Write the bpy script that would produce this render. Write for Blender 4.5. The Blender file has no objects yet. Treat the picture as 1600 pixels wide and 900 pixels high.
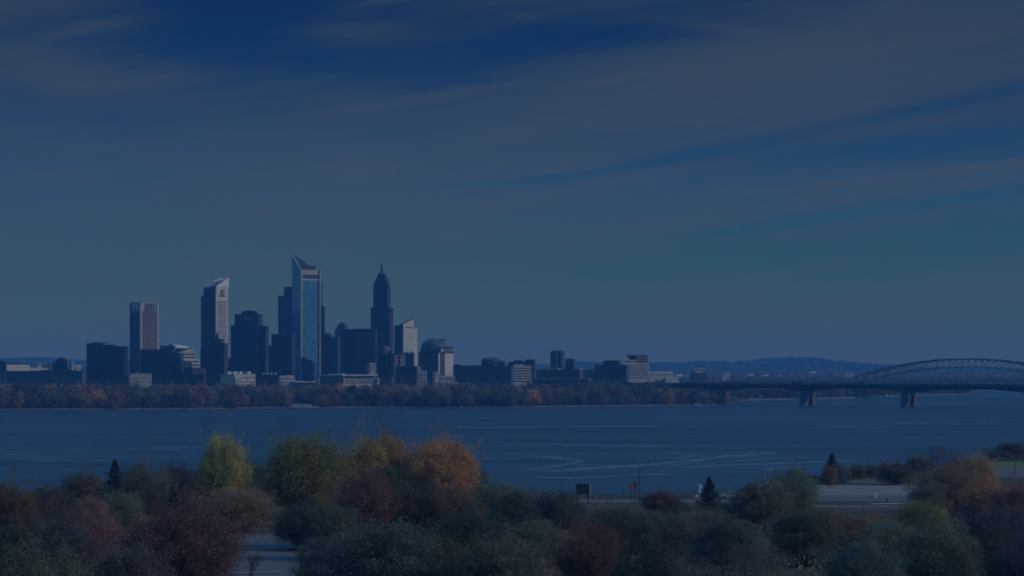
import bpy, math, random
import numpy as np
from mathutils import Vector
R = math.radians
random.seed(7); rng = np.random.default_rng(7)
sc = bpy.context.scene
C = sc.collection

# ------------------------------------------------------------------ camera
F = 3600.0           # focal length in pixels of the 1600 px wide photograph
HZ = 585.0           # row of the true horizon
EYE = 32.0           # metres above the river
cam = bpy.data.cameras.new('camera'); camo = bpy.data.objects.new('camera', cam); C.objects.link(camo)
camo.location = (0, 0, EYE); camo.rotation_euler = (R(90), 0, 0)
cam.sensor_width = 36; cam.lens = 36*F/1600; cam.shift_y = (HZ-450)/1600
cam.clip_start = 1; cam.clip_end = 60000
sc.camera = camo

SUN_EL, SUN_AZ = 27.0, 104.0       # azimuth clockwise from +Y (the view direction)
EXPOSURE = -0.9
HAZE_COL = (0.05, 0.215, 0.55); HAZE_DENS = 2.0e-4

def setv(n, k, v): n.inputs[k].default_value = v
class NT:
    """tiny node helper"""
    def __init__(s, nt): s.nt = nt
    def n(s, t, **kw):
        x = s.nt.nodes.new(t)
        for k, v in kw.items(): setattr(x, k, v)
        return x
    def l(s, a, b): s.nt.links.new(a, b)
    def put(s, sock, v):
        if hasattr(v, 'is_output') or hasattr(v, 'links'): s.l(v, sock)
        else: sock.default_value = v
    def m(s, op, a, b=0.0, c=None, clamp=False):
        x = s.n('ShaderNodeMath', operation=op, use_clamp=clamp)
        s.put(x.inputs[0], a); s.put(x.inputs[1], b)
        if c is not None: s.put(x.inputs[2], c)
        return x.outputs[0]
    def noise(s, vec, scale, detail=4, rough=.5, dist=0.0, dim='3D'):
        x = s.n('ShaderNodeTexNoise', noise_dimensions=dim)
        if vec is not None: s.l(vec, x.inputs['Vector'])
        setv(x, 'Scale', scale); setv(x, 'Detail', detail); setv(x, 'Roughness', rough); setv(x, 'Distortion', dist)
        return x.outputs['Fac']
    def comb(s, x, y, z):
        c = s.n('ShaderNodeCombineXYZ')
        s.put(c.inputs[0], x); s.put(c.inputs[1], y); s.put(c.inputs[2], z)
        return c.outputs[0]
    def sep(s, v):
        c = s.n('ShaderNodeSeparateXYZ'); s.l(v, c.inputs[0]); return c.outputs
    def mix(s, f, a, b, blend='MIX'):
        x = s.n('ShaderNodeMix', data_type='RGBA', blend_type=blend)
        s.put(x.inputs[0], f)
        for i, v in ((6, a), (7, b)):
            if isinstance(v, tuple): v = (*v[:3], 1)
            s.put(x.inputs[i], v)
        return x.outputs[2]
    def ss(s, v, lo, hi, a=0.0, b=1.0):
        x = s.n('ShaderNodeMapRange', interpolation_type='SMOOTHSTEP')
        s.put(x.inputs[0], v); x.inputs[1].default_value = lo; x.inputs[2].default_value = hi
        x.inputs[3].default_value = a; x.inputs[4].default_value = b
        return x.outputs[0]
    def rotpq(s, P, Q, cx, cy, deg):
        dx = s.m('SUBTRACT', P, cx); dy = s.m('SUBTRACT', Q, cy)
        ca, sa = math.cos(R(deg)), math.sin(R(deg))
        u = s.m('ADD', s.m('MULTIPLY', dx, ca), s.m('MULTIPLY', dy, sa))
        v = s.m('SUBTRACT', s.m('MULTIPLY', dy, ca), s.m('MULTIPLY', dx, sa))
        return u, v
    def blob(s, P, Q, cx, cy, rx, ry, deg):
        u, v = s.rotpq(P, Q, cx, cy, deg)
        u = s.m('DIVIDE', u, rx); v = s.m('DIVIDE', v, ry)
        r2 = s.m('ADD', s.m('MULTIPLY', u, u), s.m('MULTIPLY', v, v))
        return s.m('EXPONENT', s.m('MULTIPLY', r2, -1.0))

# ------------------------------------------------------------------ sky with high cirrus
w = bpy.data.worlds.new('World'); sc.world = w; w.use_nodes = True
nt = w.node_tree; nt.nodes.clear(); q = NT(nt)
tc = q.n('ShaderNodeTexCoord'); dv = tc.outputs['Generated']
X, Y, Z = q.sep(dv)
sky = q.n('ShaderNodeTexSky', sky_type='NISHITA', sun_disc=False)
sky.sun_elevation = R(SUN_EL); sky.sun_rotation = R(SUN_AZ); sky.altitude = 60
sky.air_density = 1.0; sky.dust_density = 0.6; sky.ozone_density = 2.0
zc = q.m('MAXIMUM', Z, 0.0)
q.l(q.comb(X, Y, q.m('ADD', q.m('MULTIPLY', zc, 2.2), .03)), sky.inputs[0])
az = q.m('ARCTAN2', X, Y)
el = q.m('ARCSINE', Z)
P = q.m('MULTIPLY_ADD', az, F, 800.0)            # degrees of azimuth / elevation, in handy units
Q = q.m('SUBTRACT', HZ, q.m('MULTIPLY', el, F))
EL = q.ss(el, 0.0, .165)
HB = q.ss(el, -.01, .10)
# streaky cirrus that rises to the right
u, v = q.rotpq(P, Q, 0, 0, -8.0)
streak = q.noise(q.comb(q.m('MULTIPLY', u, .0011), q.m('MULTIPLY', v, .0085), 0.0), 1.0, 7, .55, .35)
fine = q.noise(q.comb(q.m('MULTIPLY', u, .0035), q.m('MULTIPLY', v, .03), 3.0), 1.0, 6, .6, .5)
big = q.noise(q.comb(q.m('MULTIPLY', P, .0016), q.m('MULTIPLY', Q, .0045), 5.0), 1.0, 4, .5, .3)
cov = q.m('ADD', .58, q.m('MULTIPLY', q.m('SUBTRACT', streak, .5), 1.1))
wisp = q.noise(q.comb(q.m('MULTIPLY', u, .009), q.m('MULTIPLY', v, .055), 9.0), 1.0, 9, .65, 1.1)
cov = q.m('ADD', cov, q.m('MULTIPLY', q.m('SUBTRACT', fine, .5), .85))
cov = q.m('ADD', cov, q.m('MULTIPLY', q.m('SUBTRACT', wisp, .5), .45))
cov = q.m('ADD', cov, q.m('MULTIPLY', q.m('SUBTRACT', big, .5), .5))
for (cx, cy, rx, ry, dg, wt) in [
    (385, 10, 185, 85, -4, -.9), (90, 20, 130, 40, -5, .25), (560, 110, 330, 42, 4, -.42), (900, 62, 210, 34, -4, -.62), (60, 55, 95, 22, -12, -.25),
    (660, 30, 120, 22, -5, -.25), (1100, 240, 330, 11, -10.5, -.45), (1540, 158, 230, 14, -10.5, -.5),
    (1420, 238, 330, 26, -3, -.62), (1330, 337, 330, 9, -7, -.36), (1560, 303, 160, 8, -7, -.15), (1500, 395, 380, 45, -3, -.38),
    (820, 282, 110, 7, -4, -.45), (20, 155, 70, 14, 0, -.25), (130, 195, 190, 22, -4, -.2), (100, 360, 260, 60, 0, -.16), (950, 425, 260, 20, -4, -.22),
    (1250, 105, 420, 60, -9, .35), (820, 215, 520, 70, -12, .22), (700, 330, 430, 60, -6, .25), (1120, 48, 110, 9, 8, .3),
    (60, 112, 100, 26, 8, .35), (1510, 270, 260, 7, -5.5, .6), (1300, 315, 240, 7, -6, .2), (540, 52, 90, 16, -3, .5), (130, 60, 90, 10, -14, .4), (700, 150, 200, 8, -9, .3), (980, 120, 160, 7, -10, .3), (250, 130, 160, 8, -8, .25), (600, 6, 60, 6, -12, .4), (820, 30, 40, 5, 12, .25)]:
    cov = q.m('MULTIPLY_ADD', q.blob(P, Q, cx, cy, rx, ry, dg), wt, cov)
cov = q.ss(cov, -.25, 1.25, 0.0, .9)
SKY_TINT = (.24, .67, .84)
clear = q.mix(1.0, sky.outputs[0], SKY_TINT, 'MULTIPLY')
# brightness of the clear air falls quickly with height, as in the photograph
fall = q.m('MULTIPLY_ADD', EL, -.50, 1.0)
clear = q.mix(1.0, clear, q.comb(q.m('MULTIPLY_ADD', EL, -.70, 1.0), q.m('MULTIPLY_ADD', EL, -.58, 1.0), q.m('MULTIPLY_ADD', EL, -.28, 1.0)), 'MULTIPLY')
cb = q.m('MULTIPLY', q.m('MULTIPLY_ADD', EL, -.30, .93), q.m('MULTIPLY_ADD', HB, .17, .83))
cloud = q.mix(1.0, (1.35, 2.08, 3.12), q.comb(cb, cb, cb), 'MULTIPLY')
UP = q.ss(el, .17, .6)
clear = q.mix(1.0, clear, q.comb(q.m('MULTIPLY_ADD', HB, .34, .66), q.m('MULTIPLY_ADD', HB, .46, .54), q.m('MULTIPLY_ADD', HB, .50, .50)), 'MULTIPLY')
clear = q.mix(UP, clear, (1.6, 5.6, 12.5))  # brighter blue added overhead, above the view, as fill for trees and water
clear = q.mix(1.0, clear, q.comb(q.ss(el, -.02, .07, 2.1, 1), q.ss(el, -.02, .07, 1.12, 1), q.ss(el, -.02, .09, .20, 1)), 'MULTIPLY')
cloud = q.mix(1.0, cloud, q.comb(q.ss(el, -.02, .07, 1.5, 1), q.ss(el, -.02, .07, 1.08, 1), q.ss(el, -.02, .09, .60, 1)), 'MULTIPLY')
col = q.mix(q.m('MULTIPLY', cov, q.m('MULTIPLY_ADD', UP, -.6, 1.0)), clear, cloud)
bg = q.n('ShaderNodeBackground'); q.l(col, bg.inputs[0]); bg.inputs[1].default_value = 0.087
wo = q.n('ShaderNodeOutputWorld'); q.l(bg.outputs[0], wo.inputs[0])

sun = bpy.data.lights.new('sun', 'SUN'); sun.energy = 2.1; sun.angle = R(.55); sun.color = (1.0, .97, .92)
suno = bpy.data.objects.new('sun', sun); C.objects.link(suno)
sd = Vector((math.cos(R(SUN_EL))*math.sin(R(SUN_AZ)), math.cos(R(SUN_EL))*math.cos(R(SUN_AZ)), math.sin(R(SUN_EL))))
suno.rotation_euler = sd.to_track_quat('Z', 'Y').to_euler(); suno.location = (400, 0, 300)
sc.view_settings.view_transform = 'Standard'; sc.view_settings.look = 'None'
sc.view_settings.exposure = EXPOSURE; sc.view_settings.gamma = 1; sc.view_settings.use_curve_mapping = False
sc.render.engine = 'CYCLES'
sc.cycles.max_bounces = 5; sc.cycles.diffuse_bounces = 3; sc.cycles.filter_width = 1.9; sc.cycles.glossy_bounces = 2; sc.cycles.volume_bounces = 0
sc.cycles.transmission_bounces = 2; sc.cycles.transparent_max_bounces = 6

# ------------------------------------------------------------------ materials
MATS = {}
def pbsdf(name):
    m = bpy.data.materials.new(name); m.use_nodes = True
    return m, NT(m.node_tree), m.node_tree.nodes['Principled BSDF']
def mat_plain(name, col, rough=.8, spec=.3, var=.15, scale=.15, metal=0):
    if name in MATS: return MATS[name]
    m, k, b = pbsdf(name)
    t = k.n('ShaderNodeTexCoord')
    f = k.noise(t.outputs['Object'], scale, 5, .6)
    f2 = k.m('MULTIPLY_ADD', f, 2*var, 1-var)
    c = k.mix(1.0, col, k.comb(f2, f2, f2), 'MULTIPLY')
    k.l(c, b.inputs['Base Color']); setv(b, 'Roughness', rough); setv(b, 'Specular IOR Level', spec); setv(b, 'Metallic', metal)
    MATS[name] = m; return m
def mat_facade(name, wall, glass, px=3.2, pz=3.8, fx=.6, fz=.55, rough=.7, grough=.25, spec=.5):
    """window grid in the building's own metres: columns px wide, storeys pz high"""
    if name in MATS: return MATS[name]
    m, k, b = pbsdf(name)
    t = k.n('ShaderNodeTexCoord'); x, y, z = k.sep(t.outputs['Object'])
    nx, ny, nz = k.sep(t.outputs['Normal'])
    side = k.m('GREATER_THAN', k.m('ABSOLUTE', nx), .6)
    h = k.m('ADD', k.m('MULTIPLY', x, k.m('SUBTRACT', 1.0, side)), k.m('MULTIPLY', y, side))
    hx = k.m('FRACT', k.m('DIVIDE', h, px)); hz = k.m('FRACT', k.m('DIVIDE', z, pz))
    win = k.m('MULTIPLY', k.m('LESS_THAN', hx, fx), k.m('LESS_THAN', hz, fz))
    win = k.m('MULTIPLY', win, k.m('LESS_THAN', k.m('ABSOLUTE', nz), .6))
    dirt = k.noise(t.outputs['Object'], .06, 5, .6)
    d2 = k.m('MULTIPLY_ADD', dirt, .5, .75)
    cell = k.n('ShaderNodeTexWhiteNoise', noise_dimensions='3D')
    k.l(k.comb(k.m('FLOOR', k.m('DIVIDE', h, px)), k.m('FLOOR', k.m('DIVIDE', z, pz)), side), cell.inputs['Vector'])
    g2 = k.m('MULTIPLY_ADD', cell.outputs['Value'], .9, .55)
    wc = k.mix(1.0, wall, k.comb(d2, d2, d2), 'MULTIPLY'); gc = k.mix(1.0, glass, k.comb(g2, g2, g2), 'MULTIPLY')
    k.l(k.mix(win, wc, gc), b.inputs['Base Color'])
    k.l(k.m('MULTIPLY_ADD', win, grough-rough, rough), b.inputs['Roughness'])
    setv(b, 'Specular IOR Level', spec)
    MATS[name] = m; return m
def mat_leaf(name, col, col2):
    if name in MATS: return MATS[name]
    m, k, b = pbsdf(name)
    t = k.n('ShaderNodeTexCoord'); oi = k.n('ShaderNodeObjectInfo')
    off = k.comb(k.m('MULTIPLY', oi.outputs['Random'], 40), 0.0, 0.0)
    va = k.n('ShaderNodeVectorMath', operation='ADD'); k.l(t.outputs['Object'], va.inputs[0]); k.l(off, va.inputs[1])
    f = k.noise(va.outputs[0], 1.9, 5, .65)
    fine = k.noise(va.outputs[0], 30, 2, .7)
    c = k.mix(k.ss(f, .36, .62), col, col2)
    s = k.m('MULTIPLY', k.m('MULTIPLY_ADD', fine, .3, .85), k.m('MULTIPLY_ADD', oi.outputs['Random'], .7, .65))
    c = k.mix(1.0, c, k.comb(s, s, s), 'MULTIPLY')
    tr = k.n('ShaderNodeBsdfTranslucent'); k.l(c, tr.inputs[0])
    k.l(c, b.inputs['Base Color']); setv(b, 'Roughness', .8); setv(b, 'Specular IOR Level', .06)
    mx = k.n('ShaderNodeMixShader'); mx.inputs[0].default_value = .4
    k.l(b.outputs[0], mx.inputs[1]); k.l(tr.outputs[0], mx.inputs[2])
    k.l(mx.outputs[0], k.nt.nodes['Material Output'].inputs[0])
    MATS[name] = m; return m
LEAF = {
 'yellow green': ((.36, .27, .04), (.20, .20, .05)),
 'golden yellow': ((.50, .30, .04), (.32, .20, .05)),
 'orange': ((.50, .22, .04), (.33, .15, .04)),
 'red': ((.29, .10, .08), (.20, .09, .065)),
 'rust': ((.28, .14, .05), (.18, .11, .05)),
 'brown': ((.15, .10, .05), (.09, .085, .045)),
 'olive': ((.14, .13, .05), (.08, .09, .04)),
 'dark green': ((.035, .055, .03), (.06, .065, .035)),
 'green': ((.07, .10, .04), (.11, .11, .04)),
 'purple brown': ((.12, .065, .06), (.08, .055, .05)),
 'dark evergreen': ((.012, .022, .018), (.010, .018, .014)),
 'grey brown': ((.095, .08, .07), (.065, .055, .05)),
}
def leaf(k):
    fill_lift = (.15, .185, .20)  # blue-grey painted into every foliage colour to lift its shaded parts
    return mat_leaf('foliage ' + k, *[tuple(c*.98+d*.38 for c, d in zip(q_, fill_lift)) for q_ in LEAF[k]])
M_bark = mat_plain('bark', (.07, .055, .045), .9, .1, .3, 3)
NAVY = mat_facade('navy glass', (.035, .05, .085), (.02, .035, .065), 1.8, 3.9, .7, .6, .5, .2)
SLATE = mat_facade('slate blue cladding', (.075, .09, .13), (.03, .045, .07), 2.6, 3.8, .5, .5)
BLUEG = mat_facade('blue glass', (.05, .10, .17), (.03, .085, .16), 2.0, 3.9, .8, .75, .4, .12)
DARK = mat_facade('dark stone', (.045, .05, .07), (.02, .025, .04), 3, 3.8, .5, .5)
BROWN = mat_facade('brown brick', (.17, .12, .10), (.04, .04, .05), 3.4, 3.6, .5, .5)
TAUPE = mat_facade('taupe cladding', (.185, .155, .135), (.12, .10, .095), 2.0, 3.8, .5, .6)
PALE = mat_facade('pale stone', (.47, .45, .42), (.19, .19, .20), 3.2, 3.7, .45, .4)
GRID = mat_facade('pale gridded concrete', (.40, .38, .36), (.06, .07, .09), 4.4, 4.4, .45, .45)
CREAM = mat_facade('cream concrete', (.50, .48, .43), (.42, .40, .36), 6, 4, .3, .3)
M_white = mat_plain('white paint', (.60, .59, .57), .6)
M_pale = mat_plain('pale concrete', (.38, .37, .34), .8)
M_roof = mat_plain('dark roofing', (.06, .06, .07), .9)
M_glassband = mat_plain('dark window glass', (.03, .04, .06), .2, .6)
M_green = mat_plain('green copper', (.05, .085, .09), .6)
M_steel = mat_plain('dark steel', (.05, .055, .065), .5, .5)
M_mauve = mat_plain('mauve cladding', (.10, .085, .11), .7)

# ------------------------------------------------------------------ object helpers
def tag(o, label, cat, group=None, kind=None):
    if label: o['label'] = label
    if cat: o['category'] = cat
    if group: o['group'] = group
    if kind: o['kind'] = kind
    return o
def empty(name, loc=(0, 0, 0), rz=0.0):
    o = bpy.data.objects.new(name, None); C.objects.link(o); o.location = loc; o.rotation_euler = (0, 0, rz); o.empty_display_size = 2
    return o
def meshobj(name, me, parent=None, mat=None):
    o = bpy.data.objects.new(name, me); C.objects.link(o)
    if parent is not None: o.parent = parent
    if mat is not None and not me.materials: me.materials.append(mat)
    return o
class MB:
    def __init__(s): s.v = []; s.f = []
    def poly(s, vs, fs):
        n = len(s.v); s.v += [tuple(p) for p in vs]; s.f += [tuple(i+n for i in f) for f in fs]; return s
    def box(s, x0, x1, y0, y1, z0, z1):
        return s.poly([(x0, y0, z0), (x1, y0, z0), (x1, y1, z0), (x0, y1, z0), (x0, y0, z1), (x1, y0, z1), (x1, y1, z1), (x0, y1, z1)],
                      [(0, 3, 2, 1), (4, 5, 6, 7), (0, 1, 5, 4), (1, 2, 6, 5), (2, 3, 7, 6), (3, 0, 4, 7)])
    def frustum(s, base, top):
        n = len(base)
        return s.poly(list(base)+list(top), [tuple(range(n-1, -1, -1)), tuple(range(n, 2*n))] + [(i, (i+1) % n, n+(i+1) % n, n+i) for i in range(n)])
    def bar(s, a, b, t, t2=None):
        a = Vector(a); b = Vector(b); d = (b-a)
        if d.length < 1e-6: return s
        d.normalize(); up = Vector((0, 0, 1)) if abs(d.z) < .95 else Vector((1, 0, 0))
        e = d.cross(up).normalized(); g = e.cross(d); t2 = t if t2 is None else t2
        q4 = lambda c, r: [c+e*r*.5+g*r*.5, c-e*r*.5+g*r*.5, c-e*r*.5-g*r*.5, c+e*r*.5-g*r*.5]
        return s.frustum(q4(a, t), q4(b, t2))
    def tube(s, a, b, r, r2=None, n=7):
        a = Vector(a); b = Vector(b); d = (b-a).normalized(); up = Vector((0, 0, 1)) if abs(d.z) < .95 else Vector((1, 0, 0))
        e = d.cross(up).normalized(); g = e.cross(d); r2 = r if r2 is None else r2
        c = lambda c0, rr: [c0+(e*math.cos(6.2832*i/n)+g*math.sin(6.2832*i/n))*rr for i in range(n)]
        return s.frustum(c(a, r), c(b, r2))
    def lathe(s, cx, cy, prof, n=24, sx=1, sy=1):
        vs = []; fs = []
        for (r, z) in prof: vs += [(cx+r*sx*math.cos(6.2832*i/n), cy+r*sy*math.sin(6.2832*i/n), z) for i in range(n)]
        for j in range(len(prof)-1):
            fs += [(j*n+i, j*n+(i+1) % n, (j+1)*n+(i+1) % n, (j+1)*n+i) for i in range(n)]
        fs += [tuple(range(n-1, -1, -1)), tuple((len(prof)-1)*n+i for i in range(n))]
        return s.poly(vs, fs)
    def build(s, name, mat, parent=None, loc=None):
        me = bpy.data.meshes.new(name); me.from_pydata(s.v, [], s.f); me.update(); me.materials.append(mat)
        o = bpy.data.objects.new(name, me); C.objects.link(o)
        if parent is not None: o.parent = parent
        if loc: o.location = loc
        return o
def copy_child(o, parent, loc=None):
    c = o.copy(); C.objects.link(c); c.parent = parent
    if loc: c.location = loc
    return c
def wx(px, D): return (px-800)/F*D
def wz(py, D): return EYE + (HZ-py)/F*D
G = 5.0

# ------------------------------------------------------------------ terrain
def interp(x, tab): return np.interp(x, [t[0] for t in tab], [t[1] for t in tab])
NEAR = [(-1600, 620), (-400, 560), (0, 548), (850, 552), (1000, 556), (1160, 562), (1240, 592), (1290, 648), (1430, 698), (1500, 745), (1540, 782), (1600, 815), (1800, 900), (3600, 1000)]
def near_h(px, D):
    shore = interp(px, NEAR)
    t = np.clip((shore-D)/9.0, -1.6, 1.0)
    h = 3.0*t
    k = np.clip((230-D)/230, 0, 1)
    return h + 27.2*k*k*(3-2*k)*.98
FARS = [(-1500, 2050), (0, 2075), (300, 2120), (500, 2215), (800, 2245), (1000, 2335), (1060, 2375), (1120, 2420), (1145, 2520), (1160, 2830), (1240, 2950), (1310, 3060), (1380, 3250), (1430, 3560),
        (1515, 3680), (1525, 4300), (1600, 5200), (1900, 5600), (3200, 5600)]
RIDGE = [(-1500, 570), (-300, 566), (0, 563), (60, 561), (130, 565), (300, 570), (700, 571), (900, 568), (1000, 569), (1060, 569.5), (1100, 566.5), (1150, 568), (1190, 564), (1215, 561), (1270, 561.5), (1300, 565), (1350, 571), (1400, 573), (1450, 576), (1600, 579), (2000, 576), (3500, 570)]
def far_h(px, D):
    shore = interp(px, FARS)
    t = np.clip((D-shore)/9.0, -1.2, 1.0)
    h = np.where(t < 0, 3*t, 1.3*t) + 3.7*np.clip((D-shore-9)/160, 0, 1)
    k = np.clip((D-4000)/4000, 0, 1); h = h + 30*k*k*(3-2*k)
    rz = EYE + (HZ-interp(px, RIDGE))/F*10200 - h
    k = np.clip((D-8200)/2000, 0, 1); h = h + np.maximum(rz, 2)*k*k*(3-2*k)*(D < 10200) + np.maximum(rz, 2)*(D >= 10200)*np.clip(1-(D-10200)/4000, .3, 1)
    return h
def terrain(name, pxs, Ds, hf, mat):
    PX, DD = np.meshgrid(pxs, Ds); H = hf(PX, DD)
    Xw = (PX-800)/F*DD
    v = np.stack([Xw, DD, H], -1).reshape(-1, 3); n, mm = PX.shape
    f = [(j*mm+i, j*mm+i+1, (j+1)*mm+i+1, (j+1)*mm+i) for j in range(n-1) for i in range(mm-1)]
    me = bpy.data.meshes.new(name); me.from_pydata(v.tolist(), [], f); me.update()
    me.polygons.foreach_set('use_smooth', [True]*len(f)); me.materials.append(mat)
    o = bpy.data.objects.new(name, me); C.objects.link(o); o['kind'] = 'structure'; return o
def mat_ground(name, stops, scale, rough=.95):
    m, k, b = pbsdf(name); t = k.n('ShaderNodeTexCoord')
    f = k.noise(t.outputs['Object'], scale, 8, .65); f2 = k.noise(t.outputs['Object'], scale*9, 5, .7)
    c = k.mix(k.ss(f, .35, .65), stops[0], stops[1]); c = k.mix(k.ss(f2, .45, .75), c, stops[2])
    # pale sand where the bank meets the water
    z = k.sep(t.outputs['Object'])[2]
    c = k.mix(k.m('MULTIPLY', k.ss(z, .5, 1.2, 1, 0), k.m('MULTIPLY_ADD', k.ss(f, .4, .6), .7, .3)), c, (.22, .18, .14))
    k.l(c, b.inputs['Base Color']); setv(b, 'Roughness', rough); setv(b, 'Specular IOR Level', .1)
    return m
M_near = mat_ground('grass and leaf litter', ((.05, .06, .03), (.09, .075, .05), (.12, .09, .06)), .03)
M_far = mat_ground('wooded land', ((.045, .05, .03), (.075, .06, .045), (.10, .07, .05)), .004)
fine_px = np.unique(np.concatenate([np.linspace(-1400, -100, 30), np.linspace(-100, 1700, 361), np.linspace(1700, 3400, 30)]))
def near_fn():
    Ds = np.unique(np.concatenate([np.linspace(20, 560, 60), np.linspace(560, 1320, 330)]))
    return terrain('ground', fine_px, Ds, lambda p, d: near_h(p, d) + .35*np.sin(p*.13+d*.05)*np.clip((650-d)/50, 0, 1)*0, M_near)
near_fn()
gb = MB().poly([(-2200, -380, 28), (2200, -380, 28), (2200, 20, 30.15), (-2200, 20, 30.15)], [(0, 1, 2, 3)]).build('hilltop', M_near); gb['kind'] = 'structure'
terrain('far_shore', fine_px, np.unique(np.concatenate([np.linspace(2020, 2700, 260), np.linspace(2700, 5800, 300), np.linspace(5800, 13500, 90)])), far_h, M_far)

# water
m, k, b = pbsdf('river water')
t = k.n('ShaderNodeTexCoord'); x, y, z = k.sep(t.outputs['Object'])
n1 = k.noise(k.comb(k.m('MULTIPLY', x, .05), k.m('MULTIPLY', y, .16), 0.0), 1.0, 6, .6)
n2 = k.noise(k.comb(k.m('MULTIPLY', x, .35), k.m('MULTIPLY', y, .6), 2.0), 1.0, 4, .6)
band = k.noise(k.comb(k.m('MULTIPLY', x, .0022), k.m('MULTIPLY', y, .016), 7.0), 1.0, 6, .55, .8)
bb = k.ss(band, .40, .60)
bump = k.n('ShaderNodeBump'); setv(bump, 'Strength', 1.0); setv(bump, 'Distance', 1.7)
hgt = k.m('ADD', k.m('MULTIPLY', n1, k.m('MULTIPLY_ADD', bb, .9, .9)), k.m('MULTIPLY', n2, k.m('MULTIPLY_ADD', bb, .25, .2)))
k.l(hgt, bump.inputs['Height']); k.l(bump.outputs[0], b.inputs['Normal'])
k.l(k.mix(bb, (.004, .020, .045), (.011, .042, .085)), b.inputs['Base Color'])
k.l(k.m('MULTIPLY_ADD', bb, -.12, .30), b.inputs['Roughness']); setv(b, 'IOR', 1.33); setv(b, 'Specular Tint', (.72, .93, 1, 1))
M_water = m
wat = MB().poly([(-8500, -380, 0), (8500, -380, 0), (8500, 13500, 0), (-8500, 13500, 0)], [(0, 1, 2, 3)]).build('river', M_water); wat['kind'] = 'structure'

# boat wakes and wind slicks: foamy ripples, thin sheets lying on the river
m, k, b = pbsdf('ripple foam')
t = k.n('ShaderNodeTexCoord'); x, y, z = k.sep(t.outputs['Object'])
f = k.noise(k.comb(k.m('MULTIPLY', x, .03), k.m('MULTIPLY', y, .25), 0.0), 1.0, 7, .75, 1.2)
ed = k.sep(t.outputs['UV'])[1]; eu = k.sep(t.outputs['UV'])[0]
edge = k.m('MULTIPLY', k.m('MULTIPLY', k.m('MULTIPLY', ed, k.m('SUBTRACT', 1.0, ed)), 4.0), k.m('MULTIPLY', k.ss(eu, 0, .2), k.ss(eu, .8, 1, 1, 0)))
setv(b, 'Base Color', (.40, .50, .58, 1)); setv(b, 'Roughness', .5)
k.l(k.m('MULTIPLY', k.m('MULTIPLY', k.ss(f, .34, .6), edge), .36), b.inputs['Alpha'])
M_foam = m
def wake(pts, wd):
    vs = []; fs = []; uv = []
    # resample
    P3 = []
    for i in range(len(pts)-1):
        for s in range(10):
            t_ = s/10; P3.append((pts[i][0]*(1-t_)+pts[i+1][0]*t_, pts[i][1]*(1-t_)+pts[i+1][1]*t_))
    P3.append(pts[-1])
    for i, (px, py) in enumerate(P3):
        D = F*EYE/(py-HZ); xw = wx(px, D); h = wd*(.75+.35*math.sin(i*.9+px))
        vs += [(xw, D-h, .004), (xw, D+h, .004)]; uv += [(i/(len(P3)-1), 0), (i/(len(P3)-1), 1)]
    for i in range(len(P3)-1): fs.append((2*i, 2*i+2, 2*i+3, 2*i+1))
    me = bpy.data.meshes.new('wake'); me.from_pydata(vs, [], fs); ul = me.uv_layers.new()
    for lp in me.loops: ul.data[lp.index].uv = uv[lp.vertex_index]
    me.materials.append(M_foam); o = bpy.data.objects.new('wake', me); C.objects.link(o); o['kind'] = 'structure'
for pts, wd in [([(712, 690), (800, 692), (900, 695), (1000, 697), (1095, 699)], 9), ([(1120, 699.5), (1175, 701.5)], 7),
    ([(800, 709), (860, 714), (912, 720), (860, 730), (800, 736)], 12), ([(828, 739), (900, 733), (1000, 727), (1080, 720), (1140, 712), (1210, 707)], 15),
    ([(1030, 706), (1090, 711), (1050, 718)], 10), ([(1050, 732), (1120, 727), (1240, 723), (1380, 718)], 10), ([(815, 745), (900, 747), (990, 742), (1100, 740)], 10),
    ([(0, 709), (40, 710)], 7), ([(30, 719), (120, 720), (250, 719)], 9), ([(1390, 660), (1460, 662)], 12), ([(640, 714), (720, 716), (800, 718)], 8),
    ([(1275, 666), (1400, 667.5)], 14), ([(1440, 629), (1600, 629.5)], 40), ([(1545, 653), (1580, 654)], 14), ([(1485, 673), (1500, 674)], 10), ([(1310, 720), (1345, 721)], 9),
    ([(230, 698), (330, 700)], 8), ([(880, 724), (960, 728), (1060, 726), (1180, 718), (1290, 712)], 7), ([(1130, 705), (1210, 707), (1160, 713), (1090, 717)], 8), ([(0, 716), (120, 714), (280, 712)], 6), ([(700, 668), (860, 668)], 18), ([(60, 704), (200, 701), (330, 703)], 8), ([(880, 667), (1040, 666)], 15), ([(1180, 733), (1280, 729)], 9)]:
    wake(pts, wd)

# haze
hz = MB().box(-9000, 9000, -420, 13600, -5, 215).build('haze', bpy.data.materials.new('haze')); hz['kind'] = 'stuff'
hm = hz.data.materials[0]; hm.use_nodes = True; hn = hm.node_tree; hn.nodes.clear()
pv = hn.nodes.new('ShaderNodeVolumePrincipled'); ho = hn.nodes.new('ShaderNodeOutputMaterial'); hn.links.new(pv.outputs[0], ho.inputs['Volume'])
pv.inputs['Color'].default_value = (*HAZE_COL, 1); pv.inputs['Density'].default_value = HAZE_DENS
pv.inputs['Absorption Color'].default_value = (.5, .5, .5, 1)

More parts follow.
